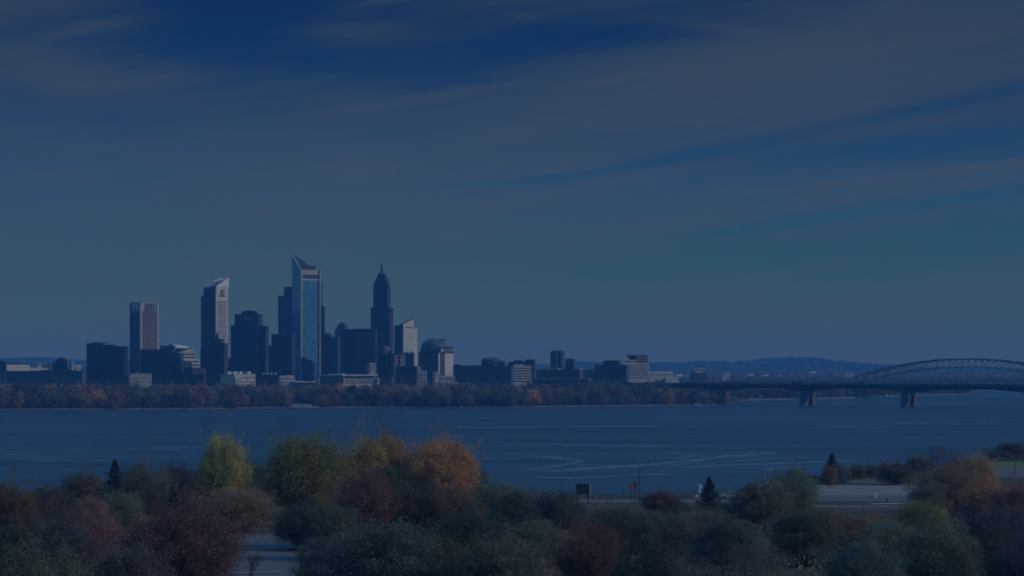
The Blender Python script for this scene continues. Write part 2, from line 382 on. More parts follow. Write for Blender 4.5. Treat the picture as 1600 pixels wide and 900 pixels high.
# ------------------------------------------------------------------ paved lots on the near bank (3 m above the river)
M_pave = mat_ground('worn paving', ((.17, .165, .165), (.21, .20, .19), (.24, .225, .215)), .05)
M_lane = mat_plain('road asphalt', (.12, .115, .12), .9, .2, .2, .3)
def pave(name, pxy, mat, z=3.03, lift=.0):
    vs = []
    for px, py in pxy:
        D = F*(EYE-z)/(py-HZ); vs.append((wx(px, D), D, z+lift))
    o = MB().poly(vs, [tuple(range(len(vs)))]).build(name, mat); o['kind'] = 'structure'; return o
pave('parking_lot', [(335, 899), (500, 915), (560, 905), (480, 851), (415, 822), (340, 815), (325, 830)], M_lane)
pave('pavement', [(340, 899), (440, 896), (440, 893.5), (340, 896)], M_pave, lift=.10)
pave('landing_apron', [(1262, 773.5), (1460, 774), (1450, 768), (1428, 757.2), (1250, 759.5), (1240, 768)], M_pave)
pave('landing_verge', [(1250, 759.5), (1428, 757.2), (1385, 755), (1370, 750), (1350, 749.5), (1310, 753), (1262, 757)], mat_plain('gravel verge', (.12, .12, .10), .95, .1, .3, .2))
pave('landing_strip', [(1255, 783), (1432, 784), (1460, 774), (1262, 773.5)], M_lane)
pave('road', [(1230, 793), (1450, 794), (1450, 790), (1230, 789)], M_lane)
pave('path', [(1360, 787.6), (1440, 786.6), (1440, 785.8), (1360, 787)], M_white, lift=.02)
pave('promenade', [(860, 785), (1000, 785), (1160, 786), (1175, 782), (1100, 778.5), (1055, 780), (960, 781), (880, 780.5)], mat_plain('grey paving', (.15, .145, .145), .9, .1, .25, .1))
pave('landing_road', [(1500, 745), (1720, 748), (1720, 731), (1500, 730)], M_lane)
M_lawn = mat_ground('mown lawn', ((.10, .14, .04), (.12, .16, .05), (.14, .15, .06)), .03)
pave('lawn', [(1500, 730), (1760, 731), (1760, 721.5), (1500, 722)], M_lawn, lift=.03)

# ------------------------------------------------------------------ buildings
class Bld:
    """corner at column xc, left end of the left face at x0, right end of the right face at x1; a = turn of the right face"""
    def __init__(s, name, label, cat, x0, xc, x1, D, a, depth=None, group=None):
        s.D = D; ar = R(a); uR = (math.cos(ar), math.sin(ar)); uL = (-math.sin(ar), math.cos(ar))
        cx = wx(xc, D); s.c = (cx, D)
        def hit(px, u):
            kx = (px-800)/F; den = u[0]-kx*u[1]
            return (kx*D-cx)/den
        s.R = hit(x1, uR) if abs(x1-xc) > .01 else depth
        s.L = hit(x0, uL) if abs(x0-xc) > .01 else (depth or s.R*.7)
        if depth and abs(x0-xc) <= .01: s.L = depth
        if s.L <= 0 or s.L > 160 or s.R <= 0 or s.R > 200: print('BAD', name, round(s.L), round(s.R), x0, xc, x1)
        s.root = empty(name, (cx, D, G-1), ar); tag(s.root, label, cat, group)
    def z(s, py): return wz(py, s.D)-(G-1)
    def box(s, top, bot=None, u0=0, u1=1, v0=0, v1=1, mat=NAVY, name='wall', parent=None, label=None):
        z0 = 0 if bot is None else s.z(bot)
        o = MB().box(s.R*u0, s.R*u1, s.L*v0, s.L*v1, z0, s.z(top)).build(name, mat, parent or s.root)
        if label: o['label'] = label
        return o
    def wedge(s, t00, t10, t11, t01, bot=None, u0=0, u1=1, v0=0, v1=1, mat=NAVY, name='wall', parent=None):
        z0 = 0 if bot is None else s.z(bot)
        a, b, c, d = s.R*u0, s.R*u1, s.L*v0, s.L*v1
        o = MB().frustum([(a, c, z0), (b, c, z0), (b, d, z0), (a, d, z0)], [(a, c, s.z(t00)), (b, c, s.z(t10)), (b, d, s.z(t11)), (a, d, s.z(t01))]).build(name, mat, parent or s.root)
        return o
    def parapet(s, top, u0=0, u1=1, v0=0, v1=1, mat=M_roof, h=1.0, out=.35, name='roof'):
        z = s.z(top)
        return MB().box(s.R*u0-out, s.R*u1+out, s.L*v0-out, s.L*v1+out, z, z+h).build(name, mat, s.root)
    def bands(s, face, top, bot, n, frac=.5, mat=M_glassband, lo=.03, hi=.97, name='window_band', at=0.0, horizontal=True):
        zt, zb = s.z(top), s.z(bot); st = (zt-zb)/n; first = None; e = .18
        for i in range(n):
            z = zb+st*(i+.5-frac/2)
            if first is None:
                if face == 'R': mb = MB().box(s.R*lo, s.R*hi, at*s.L-e, at*s.L+e*.1, 0, st*frac)
                else: mb = MB().box(at*s.R-e, at*s.R+e*.1, s.L*lo, s.L*hi, 0, st*frac)
                first = mb.build(name, mat, s.root, (0, 0, z))
            else: copy_child(first, s.root, (0, 0, z))
    def piers(s, face, top, bot, n, wd=1.2, mat=M_pale, lo=0, hi=1, name='pier', e=.5):
        first = None; zt, zb = s.z(top), s.z(bot); ln = s.R if face == 'R' else s.L
        for i in range(n):
            p = ln*(lo+(hi-lo)*(i+.5)/n)
            if first is None:
                mb = MB().box(-wd/2, wd/2, -e, .03, zb, zt) if face == 'R' else MB().box(-e, .03, -wd/2, wd/2, zb, zt)
                first = mb.build(name, mat, s.root, (p, 0, 0) if face == 'R' else (0, p, 0))
            else: copy_child(first, s.root, (p, 0, 0) if face == 'R' else (0, p, 0))
    def windows(s, face, top, bot, cols, rows, fx=.5, fz=.5, mat=M_glassband, lo=.04, hi=.96):
        """every window its own part: only on facades with fewer than a hundred"""
        zt, zb = s.z(top), s.z(bot); st = (zt-zb)/rows; ln = (s.R if face == 'R' else s.L); cw = ln*(hi-lo)/cols; first = None
        for j in range(rows):
            for i in range(cols):
                p = ln*lo+cw*(i+.5-fx/2); z = zb+st*(j+.5-fz/2)
                loc = (p, 0, z) if face == 'R' else (0, p, z)
                if first is None:
                    mb = MB().box(0, cw*fx, -.15, .05, 0, st*fz) if face == 'R' else MB().box(-.15, .05, 0, cw*fx, 0, st*fz)
                    first = mb.build('window', mat, s.root, loc)
                else: copy_child(first, s.root, loc)
    def units(s, top, spec, mat=M_roof, name='roof_unit'):
        for (u0, u1, v0, v1, t) in spec: s.box(t, top, u0, u1, v0, v1, mat, name)
    def mast(s, u, v, top, bot, r=.5, mat=M_steel, name='mast'):
        return MB().tube((s.R*u, s.L*v, s.z(bot)-1), (s.R*u, s.L*v, s.z(top)), r, r*.3, 6).build(name, mat, s.root)

# --- far left
b = Bld('arena', 'long low cream building with a pale wall at the far left edge of the skyline', 'building', -12, 10, 46, 2900, 30)
b.box(580, None, mat=SLATE); b.wedge(565, 568.5, 568.5, 561, bot=579.7, u0=-.02, u1=1, v0=0, v1=1, mat=M_roof, name='roof')
b.box(570, 579.6, .04, .98, -.04, 0, CREAM, 'fascia'); b.box(569, 592, -.03, .03, -.06, 0, M_pale, 'pier')
b = Bld('terrace_building', 'low pale annex reaching from the arena to the small dark tower', 'building', 46, 46, 80, 2950, 20, depth=30)
b.box(579, None, mat=DARK); b.box(574.5, 579.2, 0, .95, 0, .8, CREAM, 'upper_floor'); b.box(566.5, 574.7, .74, .98, .1, .7, M_pale, 'stair_tower'); b.box(568.5, 574.7, .42, .56, .1, .7, M_pale, 'stair_tower'); b.windows('R', 573, 568, 2, 1, .3, .4, lo=.78, hi=.98)
b = Bld('long_shed', 'long navy low-rise along the tree tops at the left edge', 'building', 10, 128, 134, 2700, 78)
b.box(580.5, None, mat=SLATE); b.parapet(580.5, mat=M_roof, h=.8); b.units(580.5, [(.2, .8, .1, .16, 578.5), (.2, .8, .5, .56, 578)])
b = Bld('small_tower', 'small stepped dark tower with a rounded top left of the wide navy block', 'building', 82, 106, 110, 2950, 72)
b.box(565.5, None, mat=DARK); b.box(561, 565.7, .1, .9, .22, .8, DARK, 'upper_storey')
MB().lathe(b.R*.5, b.L*.5, [(4.5, b.z(561)), (4, b.z(559.6)), (2, b.z(558.4)), (.6, b.z(557.4))], 12).build('cupola', M_roof, b.root)
b.box(564, 575, .02, .2, -.02, .0, M_pale, 'corner_pier'); b.windows('L', 578, 566, 5, 4, .5, .5)
b = Bld('white_block', 'tiny white block on the roofs just left of the wide navy block', 'building', 111, 112, 116.5, 3100, 15); b.box(563.5, None, mat=PALE); b.windows('R', 570, 565, 2, 2, .4, .4)
b = Bld('white_house', 'low white gabled roofed building touching the wide navy block', 'building', 117, 118, 127, 3000, 15); b.box(573, None, mat=M_pale); b.wedge(571.2, 571.2, 570, 570, bot=573, u0=-.03, u1=1.03, mat=M_white, name='roof')
for i in range(4): pass
# --- wide navy block
b = Bld('office_block', 'wide navy office block with stepped corners left of the brown tower', 'office block', 135, 196, 201, 2750, 76)
b.box(542, None, .0, 1, .0, .32, NAVY, label='lower right wing'); b.box(538.5, None, .02, 1.1, .32, .66, NAVY); b.box(536.5, None, 0, 1.05, .66, 1, NAVY); b.box(534.8, 536.6, .1, .9, .5, .86, M_roof, 'roof_unit')
b.parapet(542, v1=.31, h=.8); b.piers('L', 542, 596, 14, .8, SLATE, 0, 1); b.mast(.5, .6, 531, 535)
# --- brown tower
b = Bld('office_tower', 'square brown tower with a pale ribbed crown and white corners', 'tower', 204, 219.5, 247, 2930, 29)
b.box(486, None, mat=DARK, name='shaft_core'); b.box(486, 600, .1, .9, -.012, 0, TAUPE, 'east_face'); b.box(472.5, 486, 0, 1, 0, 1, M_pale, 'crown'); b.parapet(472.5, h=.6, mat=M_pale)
for (u0, u1) in ((-.02, .09), (.91, 1.02)): b.box(473, None, u0, u1, -.03, .05, M_pale, 'corner_pier')
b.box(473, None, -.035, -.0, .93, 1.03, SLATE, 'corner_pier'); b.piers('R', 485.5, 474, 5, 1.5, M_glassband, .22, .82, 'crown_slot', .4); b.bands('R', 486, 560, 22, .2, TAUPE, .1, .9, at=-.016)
# --- block before the dome
b = Bld('courthouse', 'mid-rise navy building with a flat overhanging roof below the brown tower', 'building', 219, 281, 286, 2790, 78)
b.box(552, None, 0, 1, 0, .22, BLUEG); b.box(547, None, 0, 1, .22, 1, SLATE); b.parapet(547, v0=.22, h=1.0, mat=M_roof); b.box(540, 547, .0, .5, .15, .5, SLATE, 'roof_unit'); b.box(538, 540, .1, .3, .2, .3, M_roof, 'roof_unit'); b.box(551.5, None, 0, 1, -.02, 0, BLUEG, 'side_wing'); b.piers('L', 550, 590, 12, .9, DARK, 0, 1)
b.bands('L', 549, 592, 9, .4, M_glassband)
# --- domed arena
b = Bld('stadium', 'pale terraced building with a shallow dome between the two tall left towers', 'stadium', 255, 262, 312, 3150, 28)
b.box(562, None, mat=CREAM); b.box(551, 562, 0, .92, .02, .98, CREAM, 'upper_tier'); b.box(545.2, 551, -.02, .78, 0, 1, CREAM, 'upper_tier'); b.box(543.8, 545.2, -.05, .74, -.03, 1.02, M_roof, 'roof')
MB().lathe(b.R*.3, b.L*.5, [(20, b.z(543.8)), (16, b.z(541.2)), (10, b.z(539.6)), (3, b.z(538.6)), (.5, b.z(538.4))], 24).build('dome', M_white, b.root)
b.bands('R', 562, 590, 5, .4, M_glassband); b.bands('R', 551, 561, 2, .4, M_glassband, .5, .9, at=.02)
b = Bld('parking_deck', 'dark cube-shaped block beside the curved navy annex under the dome', 'building', 268, 283, 300, 2780, 40); b.box(565, None, mat=DARK); b.parapet(565, h=.7); b.units(565, [(.3, .6, .3, .7, 562.5)]); b.bands('R', 567, 590, 6, .4)
b = Bld('podium_building', 'low dark podium at the foot of the slanted pale tower', 'building', 286, 300, 322, 2750, 35); b.box(575, None, mat=DARK); b.parapet(575, h=.7); b.windows('R', 577, 590, 6, 3, .5, .4)
b = Bld('warehouse', 'small white box of a building in front of the brown tower', 'building', 200, 203.5, 237, 2500, 14)
b.box(585, None, mat=PALE); b.parapet(585, h=.7, mat=M_pale); b.units(585, [(.3, .4, .3, .6, 583), (.6, .7, .3, .6, 583.5)], M_white); b.windows('R', 588, 598, 8, 2, .5, .4)
# --- slanted pale tower
b = Bld('slanted_tower', 'pale stone tower with a slanted roof and a round emblem near its top', 'tower', 318, 337.5, 356, 2960, 42)
b.wedge(447.5, 432.5, 441, 449, mat=PALE, u0=.0, v0=0, u1=.5, v1=1, name='shaft'); bpy.data.objects.remove(b.root.children[0])
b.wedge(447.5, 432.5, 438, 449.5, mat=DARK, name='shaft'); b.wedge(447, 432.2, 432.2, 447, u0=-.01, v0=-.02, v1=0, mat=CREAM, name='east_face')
b.box(461, None, 0, .8, 1, 1.22, DARK, 'rear_wing'); b.bands('R', 466, 560, 26, .35, M_mauve, .12, .88, at=-.03)
b.box(449, 600, -.03, 0, -.02, .06, M_pale, 'corner_pier'); b.wedge(447, 432, 431.6, 446.6, bot=449, u0=-.02, u1=1.03, v0=-.05, v1=-.02, mat=M_white, name='coping')
bpy.data.objects.remove(b.root.children[-1])
z1, z2 = b.z(446.5), b.z(431.2)
MB().poly([(-.5, -1.2, z1), (b.R+.5, -1.2, z2), (b.R+.5, 1.2, z2), (-.5, 1.2, z1), (-.5, -1.2, z1-1.6), (b.R+.5, -1.2, z2-1.6), (b.R+.5, 1.2, z2-1.6), (-.5, 1.2, z1-1.6)], [(0, 1, 2, 3), (7, 6, 5, 4), (0, 4, 5, 1), (1, 5, 6, 2), (2, 6, 7, 3), (3, 7, 4, 0)]).build('coping', M_roof, b.root)
for v in (.15, .4, .65, .9):
    MB().bar((1, b.L*v, b.z(448.6)), (b.R-1, b.L*v, b.z(433.5)+1+v*-3), 1.6).build('roof_rib', M_white, b.root)
em = MB().poly([(b.R*.52+3.2*math.cos(t), -1.35, b.z(456.3)+3.4*math.sin(t)) for t in np.linspace(0, 6.283, 19)[:-1]], [tuple(range(17, -1, -1))]).build('emblem', M_steel, b.root)
MB().poly([(b.R*.52-1.6, -1.5, b.z(457.5)), (b.R*.52+1.0, -1.5, b.z(458.2)), (b.R*.52+2.0, -1.5, b.z(455.5)), (b.R*.52-.6, -1.5, b.z(455.0))], [(3, 2, 1, 0)]).build('emblem_mark', M_pale, em)
sg = empty('sign', (0, 0, 0)); sg.parent = b.root
for i in range(7):
    x_ = b.R*(.22+.085*i); MB().box(x_, x_+1.5, -1.5, -1.3, b.z(462.6), b.z(461.2)).build('letter', M_steel, sg)
b.mast(.3, .5, 430, 445, .4)
b = Bld('spired_block', 'dark block with a thin rooftop spire in front of the slanted pale tower', 'building', 313, 350, 356, 2800, 70)
b.box(545, None, 0, 1, .55, 1, DARK); b.box(531, None, 0, 1, .15, .6, DARK); b.box(536, None, 0, 1.02, 0, .15, DARK); b.parapet(531, v0=.15, v1=.6, h=.8)
MB().frustum([(b.R*.3, b.L*.3, b.z(531)), (b.R*.7, b.L*.3, b.z(531)), (b.R*.7, b.L*.44, b.z(531)), (b.R*.3, b.L*.44, b.z(531))], [(b.R*.49, b.L*.36, b.z(517)), (b.R*.51, b.L*.36, b.z(517)), (b.R*.51, b.L*.37, b.z(517)), (b.R*.49, b.L*.37, b.z(517))]).build('spire', M_roof, b.root)
b.bands('L', 548, 592, 11, .4, M_glassband)
# --- stepped dark tower
b = Bld('stepped_tower', 'dark navy tower with stepped shoulders and a small cap left of the glass tower', 'tower', 360, 415, 420, 3080, 76)
b.box(509, None, 0, 1, 0, .2, DARK); b.box(491.5, None, 0, 1.3, .2, .88, NAVY); b.box(508, None, .1, 1.1, .88, 1, DARK); b.box(486.5, 491.5, .15, 1, .3, .7, NAVY, 'cap'); b.box(485, 486.5, .1, 1.05, .36, .64, M_roof, 'cap')
b.parapet(491.5, u1=1.3, v0=.2, v1=.88, h=.8); b.box(495.5, 498, -.04, 0, .42, .6, M_pale, 'crown_sign'); b.piers('L', 500, 596, 12, .9, SLATE, .22, .86)
# --- towers behind the glass tower
b = Bld('rear_tower', 'dark flat-topped tower half hidden behind the left side of the glass tower', 'tower', 434.5, 463, 474, 3400, 66)
b.box(449, None, 0, 1, 0, .68, NAVY); b.box(462, None, 0, .9, .68, 1, NAVY); b.parapet(449, v1=.68, h=1); b.mast(.3, .8, 459, 462); b.piers('L', 452, 590, 10, 1, SLATE, .02, .66)
b = Bld('block_tower', 'plain dark mid-rise against the foot of the glass tower on its left', 'building', 424, 456, 462, 2950, 70); b.box(523, None, mat=NAVY); b.parapet(523, h=1); b.units(523, [(.3, .7, .5, .7, 520.5)]); b.bands('L', 526, 595, 16, .35)
b = Bld('infill_block', 'narrow dark block in the gap between the stepped tower and its right neighbour', 'building', 418, 426, 428, 3200, 70); b.box(541, None, mat=DARK); b.parapet(541, h=.8); b.mast(.5, .5, 538, 541)
b = Bld('thin_tower', 'slim dark slab just behind the right edge of the glass tower', 'tower', 497, 501, 504, 3400, 50); b.box(443, None, mat=SLATE); b.parapet(443, h=.8); b.bands('R', 450, 590, 20, .3)
b = Bld('slab_tower', 'dark lower slab right behind the slim slab beside the glass tower', 'tower', 496, 506, 508, 3300, 72); b.box(479, None, mat=NAVY); b.parapet(479, h=.8); b.bands('L', 482, 590, 20, .3)
# --- main glass tower
b = Bld('glass_tower', 'tallest tower, blue glass with white corners and a sloping open lattice top', 'skyscraper', 456.5, 470.5, 499.5, 3000, 26)
TEAL = mat_facade('teal curtain wall', (.10, .27, .37), (.07, .23, .33), 1.6, 3.9, .86, .86, .25, .12, .6)
NBLUE = mat_facade('blue curtain wall', (.09, .26, .46), (.07, .21, .40), 1.6, 3.9, .86, .86, .25, .12, .6)
b.box(421.5, None, mat=NBLUE, name='shaft')
b.box(437.8, 600, .09, .87, -.014, 0, TAUPE if False else TEAL, 'curtain_wall')
b.box(421.5, 429, .07, .9, -.03, 0, M_pale, 'crown_panel'); b.box(430, 435.5, .09, .89, -.02, 0, M_steel, 'louvre'); b.box(435.8, 437.6, .07, .9, -.03, 0, M_white, 'band')
b.box(421, None, -.025, .055, -.045, .02, M_pale, 'corner_pier'); b.box(419, None, .975, 1.03, -.045, .02, M_pale, 'corner_pier'); b.box(421.5, None, .87, .96, -.008, 0, NAVY, 'corner_recess')
b.box(600, None, .9, 1.12, -.05, .1, M_pale, 'corner_foot'); b.box(590, 601, .93, 1.1, -.05, .1, M_pale, 'corner_foot')
# left fin (blue glass) rising to the point
zc_, zp = b.z(421.5), b.z(396)
MB().poly([(-.6, 0, zc_-1), (-.6, b.L, zc_-1), (-.6, b.L, zp), (1.0, 0, zc_-1), (1.0, b.L, zc_-1), (1.0, b.L, zp)], [(0, 2, 1), (3, 4, 5), (0, 1, 4, 3), (1, 2, 5, 4), (2, 0, 3, 5)]).build('fin', NBLUE, b.root)
MB().bar((-.3, 0, zc_), (-.3, b.L, zp+.6), 1.1).build('fin_edge', M_pale, b.root)
b.mast(0, 1, 391.5, 397, .5)
# lattice on the rear wall: curved top chord
lat = MB(); tops = []
N = 9
for i in range(N+1):
    t_ = i/N; u_ = t_*.98; py = 396.5 + (416-396.5)*(t_**1.25)
    tops.append(Vector((b.R*u_, b.L, b.z(py))))
for i in range(N):
    lat.bar(tops[i], tops[i+1], 1.5)
MBt = lat.build('top_chord', M_steel, b.root)
lt = MB()
for i in range(N+1):
    base = Vector((b.R*(i/N)*.98, b.L, b.z(421))); lt.bar(base, tops[i], .8)
    if i < N:
        b2 = Vector((b.R*((i+1)/N)*.98, b.L, b.z(421)))
        lt.bar(tops[i], b2, .7); lt.bar(base, tops[i+1], .7)
for hh in (402, 408, 414):
    j = [i for i in range(N+1) if tops[i].z > b.z(hh)]
    if len(j) > 1: lt.bar((0, b.L, b.z(hh)), (tops[j[-1]].x, b.L, b.z(hh)), .5)
for i in range(0, N+1, 2):
    s_ = Vector((0, b.L*(1-i/N), b.z(421.5)+(zp-zc_)*(1-i/N))); lt.bar(s_, tops[min(N, i+2)], .4)
lt.build('lattice', M_steel, b.root)
b.box(413.5, 421.5, .12, .9, .25, .97, DARK, 'plant_room'); b.box(415.5, 416.5, .10, .92, .23, .98, M_roof, 'plant_room_louvre')
b.bands('R', 440, 585, 30, .16, NBLUE, .09, .87, at=-.017); b.piers('R', 437, 590, 6, .5, NBLUE, .1, .86, 'mullion', .6)
b = Bld('reflection_block', 'low dark block standing in for a reflection in the glass tower foot', 'building', 470, 487, 492, 2750, 72); b.box(562, None, 0, 1, 0, .6, BLUEG); b.box(559, None, .1, .9, .6, 1.0, BLUEG); b.box(566, None, 0, 1, -.2, 0, BLUEG); b.parapet(559, v0=.6, v1=1, h=.6)  # built solid in place of a dark building's reflection in the glass
# --- between glass tower and spire tower
b = Bld('rounded_block', 'slate mid-rise with a rounded shoulder right of the glass tower', 'building', 505, 518, 522, 3150, 70); b.box(524, None, mat=SLATE); b.box(521, 524, .1, .9, .3, .9, SLATE, 'upper_storey'); b.bands('L', 527, 590, 14, .35)
MB().lathe(b.R*.5, b.L*.75, [(7, b.z(524)), (6.5, b.z(521)), (4, b.z(519.3)), (1, b.z(518.8))], 14).build('cupola', M_roof, b.root)
b = Bld('low_slab', 'slate slab with a saw-tooth top between the rounded block and the peaked tower', 'building', 517, 528, 531, 3060, 68); b.box(528, None, mat=SLATE); b.parapet(528, h=.8); b.units(528, [(.2, .8, .2, .5, 526)]); b.bands('L', 531, 592, 14, .35)
b = Bld('peaked_tower', 'blue-grey tower with a stepped peak and thin aerials left of the banded block', 'tower', 523, 541, 548, 3250, 62)
b.box(514, None, mat=SLATE); b.box(507.5, 514, .1, .9, .15, .85, SLATE, 'upper_storey'); b.box(504, 507.5, .25, .75, .3, .7, SLATE, 'cap'); b.mast(.5, .5, 500, 504, .4); b.mast(.8, .2, 511, 514, .3); b.bands('L', 517, 590, 18, .35)
b = Bld('banded_block', 'wide dark block with faint horizontal bands left of the spire tower', 'office block', 538.5, 586, 589.5, 2900, 78)
b.box(516, None, mat=NAVY); b.parapet(516, h=.8); b.box(513.5, 516.2, .02, .7, .1, .8, SLATE, 'upper_storey'); b.bands('L', 518, 585, 14, .4, M_mauve, .03, .62, 'spandrel'); b.box(518.5, None, 0, 1, 1, 1.05, DARK, 'corner_pier'); b.mast(.2, .5, 510, 514, .3)
# --- spire tower
b = Bld('spire_tower', 'tall dark stepped tower with a crown of tiers and a needle spire', 'skyscraper', 579, 608, 614.5, 3200, 66)
MIDN = mat_facade('midnight granite', (.03, .042, .075), (.02, .03, .055), 2.2, 3.9, .5, .6, .6, .3)
b.box(480, None, mat=MIDN, name='base_shaft'); b.box(444, 480, .12, .88, .12, .88, MIDN, 'shaft')
for (t, bo, i_) in ((441.5, 444, .15), (438, 441.5, .19), (434.5, 438, .24), (431, 434.5, .28), (428, 431, .32)):
    b.box(t, bo, i_, 1-i_, i_, 1-i_, MIDN, 'tier')
    MB().box(b.R*i_-.3, b.R*(1-i_)+.3, b.L*i_-.3, b.L*(1-i_)+.3, b.z(t), b.z(t)+.5).build('cornice', SLATE, b.root)
cx_, cy_ = b.R*.5, b.L*.5
for (du, dv_) in ((.34, .34), (.66, .34), (.34, .66), (.66, .66)):
    MB().frustum([(b.R*du-1.6, b.L*dv_-1.6, b.z(430)), (b.R*du+1.6, b.L*dv_-1.6, b.z(430)), (b.R*du+1.6, b.L*dv_+1.6, b.z(430)), (b.R*du-1.6, b.L*dv_+1.6, b.z(430))],
                 [(b.R*du-.6, b.L*dv_-.6, b.z(426.5)), (b.R*du+.6, b.L*dv_-.6, b.z(426.5)), (b.R*du+.6, b.L*dv_+.6, b.z(426.5)), (b.R*du-.6, b.L*dv_+.6, b.z(426.5))]).build('pinnacle', SLATE, b.root)
MB().lathe(cx_, cy_, [(3.4, b.z(428)), (3.0, b.z(425)), (2.3, b.z(424.5)), (2.0, b.z(416)), (1.2, b.z(413.5)), (.6, b.z(411)), (.15, b.z(403.5))], 10).build('spire', SLATE, b.root)
b.piers('L', 481, 590, 9, 1.0, SLATE, .04, .96); b.piers('R', 481, 590, 5, 1.0, SLATE, .04, .96)
b = Bld('capped_block', 'small dark block topped by a round white lantern at the foot of the spire tower', 'building', 592, 614, 617, 2780, 74); b.box(553, None, mat=DARK); b.parapet(553, h=.7); b.bands('L', 556, 592, 9, .4)
MB().lathe(b.R*.5, b.L*.62, [(6, b.z(553)), (5.6, b.z(545)), (4, b.z(542)), (1, b.z(540.5))], 14).build('lantern', M_mauve, b.root); b.box(548, 553, .1, .9, .1, .36, M_mauve, 'roof_unit')
b = Bld('narrow_white_block', 'small white-faced block with a dark doorway left of the spire tower foot', 'building', 574, 578, 587, 2700, 15); b.box(567, None, mat=M_pale); b.windows('R', 569, 580, 2, 3, .4, .5); b.box(565.8, 567, .05, .5, .1, .9, M_roof, 'roof_unit')
b = Bld('brick_block', 'brown brick block with rows of pale windows below the white slanted tower', 'building', 610, 615.5, 634, 2760, 14)
b.box(553, None, mat=BROWN); b.parapet(553, h=.7); b.windows('R', 555, 588, 6, 8, .5, .4, M_pale); b.box(554, 590, .42, .52, -.03, 0, DARK, 'stair_bay')
b = Bld('dark_podium', 'dark mid-rise with a jagged roof in front of the white slanted tower', 'building', 630, 645, 648, 2860, 70); b.box(551.5, None, mat=DARK); b.units(551.5, [(.2, .8, .1, .3, 549.5), (.2, .8, .6, .9, 550)]); b.mast(.5, .8, 547, 550, .3); b.bands('L', 555, 590, 8, .4)
b = Bld('lowrise_block', 'low dark slate block at the tree line right of the brick block', 'building', 618, 650, 653, 2640, 76); b.box(573, None, mat=DARK); b.parapet(573, h=.7); b.bands('L', 576, 596, 5, .4)
# --- white slanted tower
b = Bld('white_slanted_tower', 'smaller white tower with a sloped peak and dark lettering right of the spire tower', 'tower', 616, 630, 646, 3120, 40)
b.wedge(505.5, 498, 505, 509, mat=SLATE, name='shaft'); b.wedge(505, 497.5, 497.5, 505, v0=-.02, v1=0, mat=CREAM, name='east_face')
b.box(513.5, None, 1, 1.42, .05, .8, CREAM, 'side_wing'); b.piers('L', 510, 590, 4, 2.2, M_mauve, .05, .95)
z1, z2 = b.z(504.6), b.z(496.6)
MB().poly([(-.5, -1.0, z1), (b.R+.3, -1.0, z2), (b.R+.3, 1.2, z2), (-.5, 1.2, z1), (-.5, -1.0, z1-1.2), (b.R+.3, -1.0, z2-1.2), (b.R+.3, 1.2, z2-1.2), (-.5, 1.2, z1-1.2)], [(0, 1, 2, 3), (7, 6, 5, 4), (0, 4, 5, 1), (1, 5, 6, 2), (2, 6, 7, 3), (3, 7, 4, 0)]).build('coping', M_roof, b.root)
sg = empty('sign'); sg.parent = b.root
for i, hh in enumerate((1.9, 1.3, 1.4, 1.3, 1.4, 1.9, 1.4)):
    x_ = b.R*(.18+.105*i); MB().box(x_, x_+1.2, -.85, -.7, b.z(512), b.z(512)+hh).build('letter', M_steel, sg)
b.bands('R', 520, 590, 16, .22, M_pale, .05, .95, at=-.02)
# --- green domed building
b = Bld('domed_block', 'stone block with a dark copper dome and a pale sunlit side', 'domed building', 654, 684.5, 708, 3000, 38)
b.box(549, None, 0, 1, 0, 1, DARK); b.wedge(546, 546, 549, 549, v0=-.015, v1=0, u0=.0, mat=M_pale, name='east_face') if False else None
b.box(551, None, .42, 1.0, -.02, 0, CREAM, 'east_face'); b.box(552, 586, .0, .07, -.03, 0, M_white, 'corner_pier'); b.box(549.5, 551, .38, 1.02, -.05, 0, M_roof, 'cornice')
b.box(543.5, 549.5, .25, 1.0, .04, .6, M_pale, 'attic'); b.box(541.8, 543.5, .2, 1.06, 0, .64, M_roof, 'cornice')
for u_ in (.48, .66, .84): b.box(544, 549.3, u_, u_+.07, .02, .04, M_glassband, 'attic_opening')
cx_, cy_ = b.R*.42, b.L*.52; r_ = 17.5
MB().lathe(cx_, cy_, [(r_*1.02, b.z(549)), (r_*1.02, b.z(545)), (r_, b.z(543)), (r_*.94, b.z(538.5)), (r_*.8, b.z(534)), (r_*.6, b.z(531)), (r_*.42, b.z(529.6)), (r_*.38, b.z(528.4)), (r_*.1, b.z(528))], 26).build('dome', M_green, b.root)
b.box(529.3, 530.3, .55, 1.0, .2, .5, M_roof, 'canopy'); MB().tube((b.R*.8, b.L*.35, b.z(544)), (b.R*.8, b.L*.35, b.z(530)), .6).build('canopy_post', M_roof, b.root)
b.bands('L', 553, 595, 9, .4, M_glassband); b.windows('R', 556, 584, 3, 6, .3, .3, lo=.5, hi=.95)
b = Bld('terrace_podium', 'stepped pale terraces at the foot of the domed block', 'building', 676, 680, 714, 2700, 12)
b.box(596, None, mat=PALE); b.box(587, 596, .25, .92, .05, .9, PALE, 'upper_tier'); b.box(580.5, 596, 0, .2, .05, .9, PALE, 'stair_tower'); b.bands('R', 588.5, 595.5, 2, .4, M_glassband, .26, .9, at=.05); b.bands('R', 597, 602, 2, .4, M_glassband); b.windows('R', 582, 586, 2, 1, .4, .5, lo=.01, hi=.19)
b = Bld('white_gridded_block', 'small white gridded block with a stepped roof left of the terraces', 'building', 646, 650, 667, 2680, 12)
b.box(579, None, mat=GRID); b.box(573, 579, -.1, .45, .05, .9, M_pale, 'upper_tier'); b.windows('R', 581, 598, 6, 4, .5, .5)
b = Bld('annex_block', 'small dark block directly right of the domed block', 'building', 708, 722, 724, 2950, 72); b.box(571, None, mat=NAVY); b.parapet(571, h=.7); b.units(571, [(.2, .8, .5, .8, 568.8)]); b.bands('L', 574, 592, 5, .4)
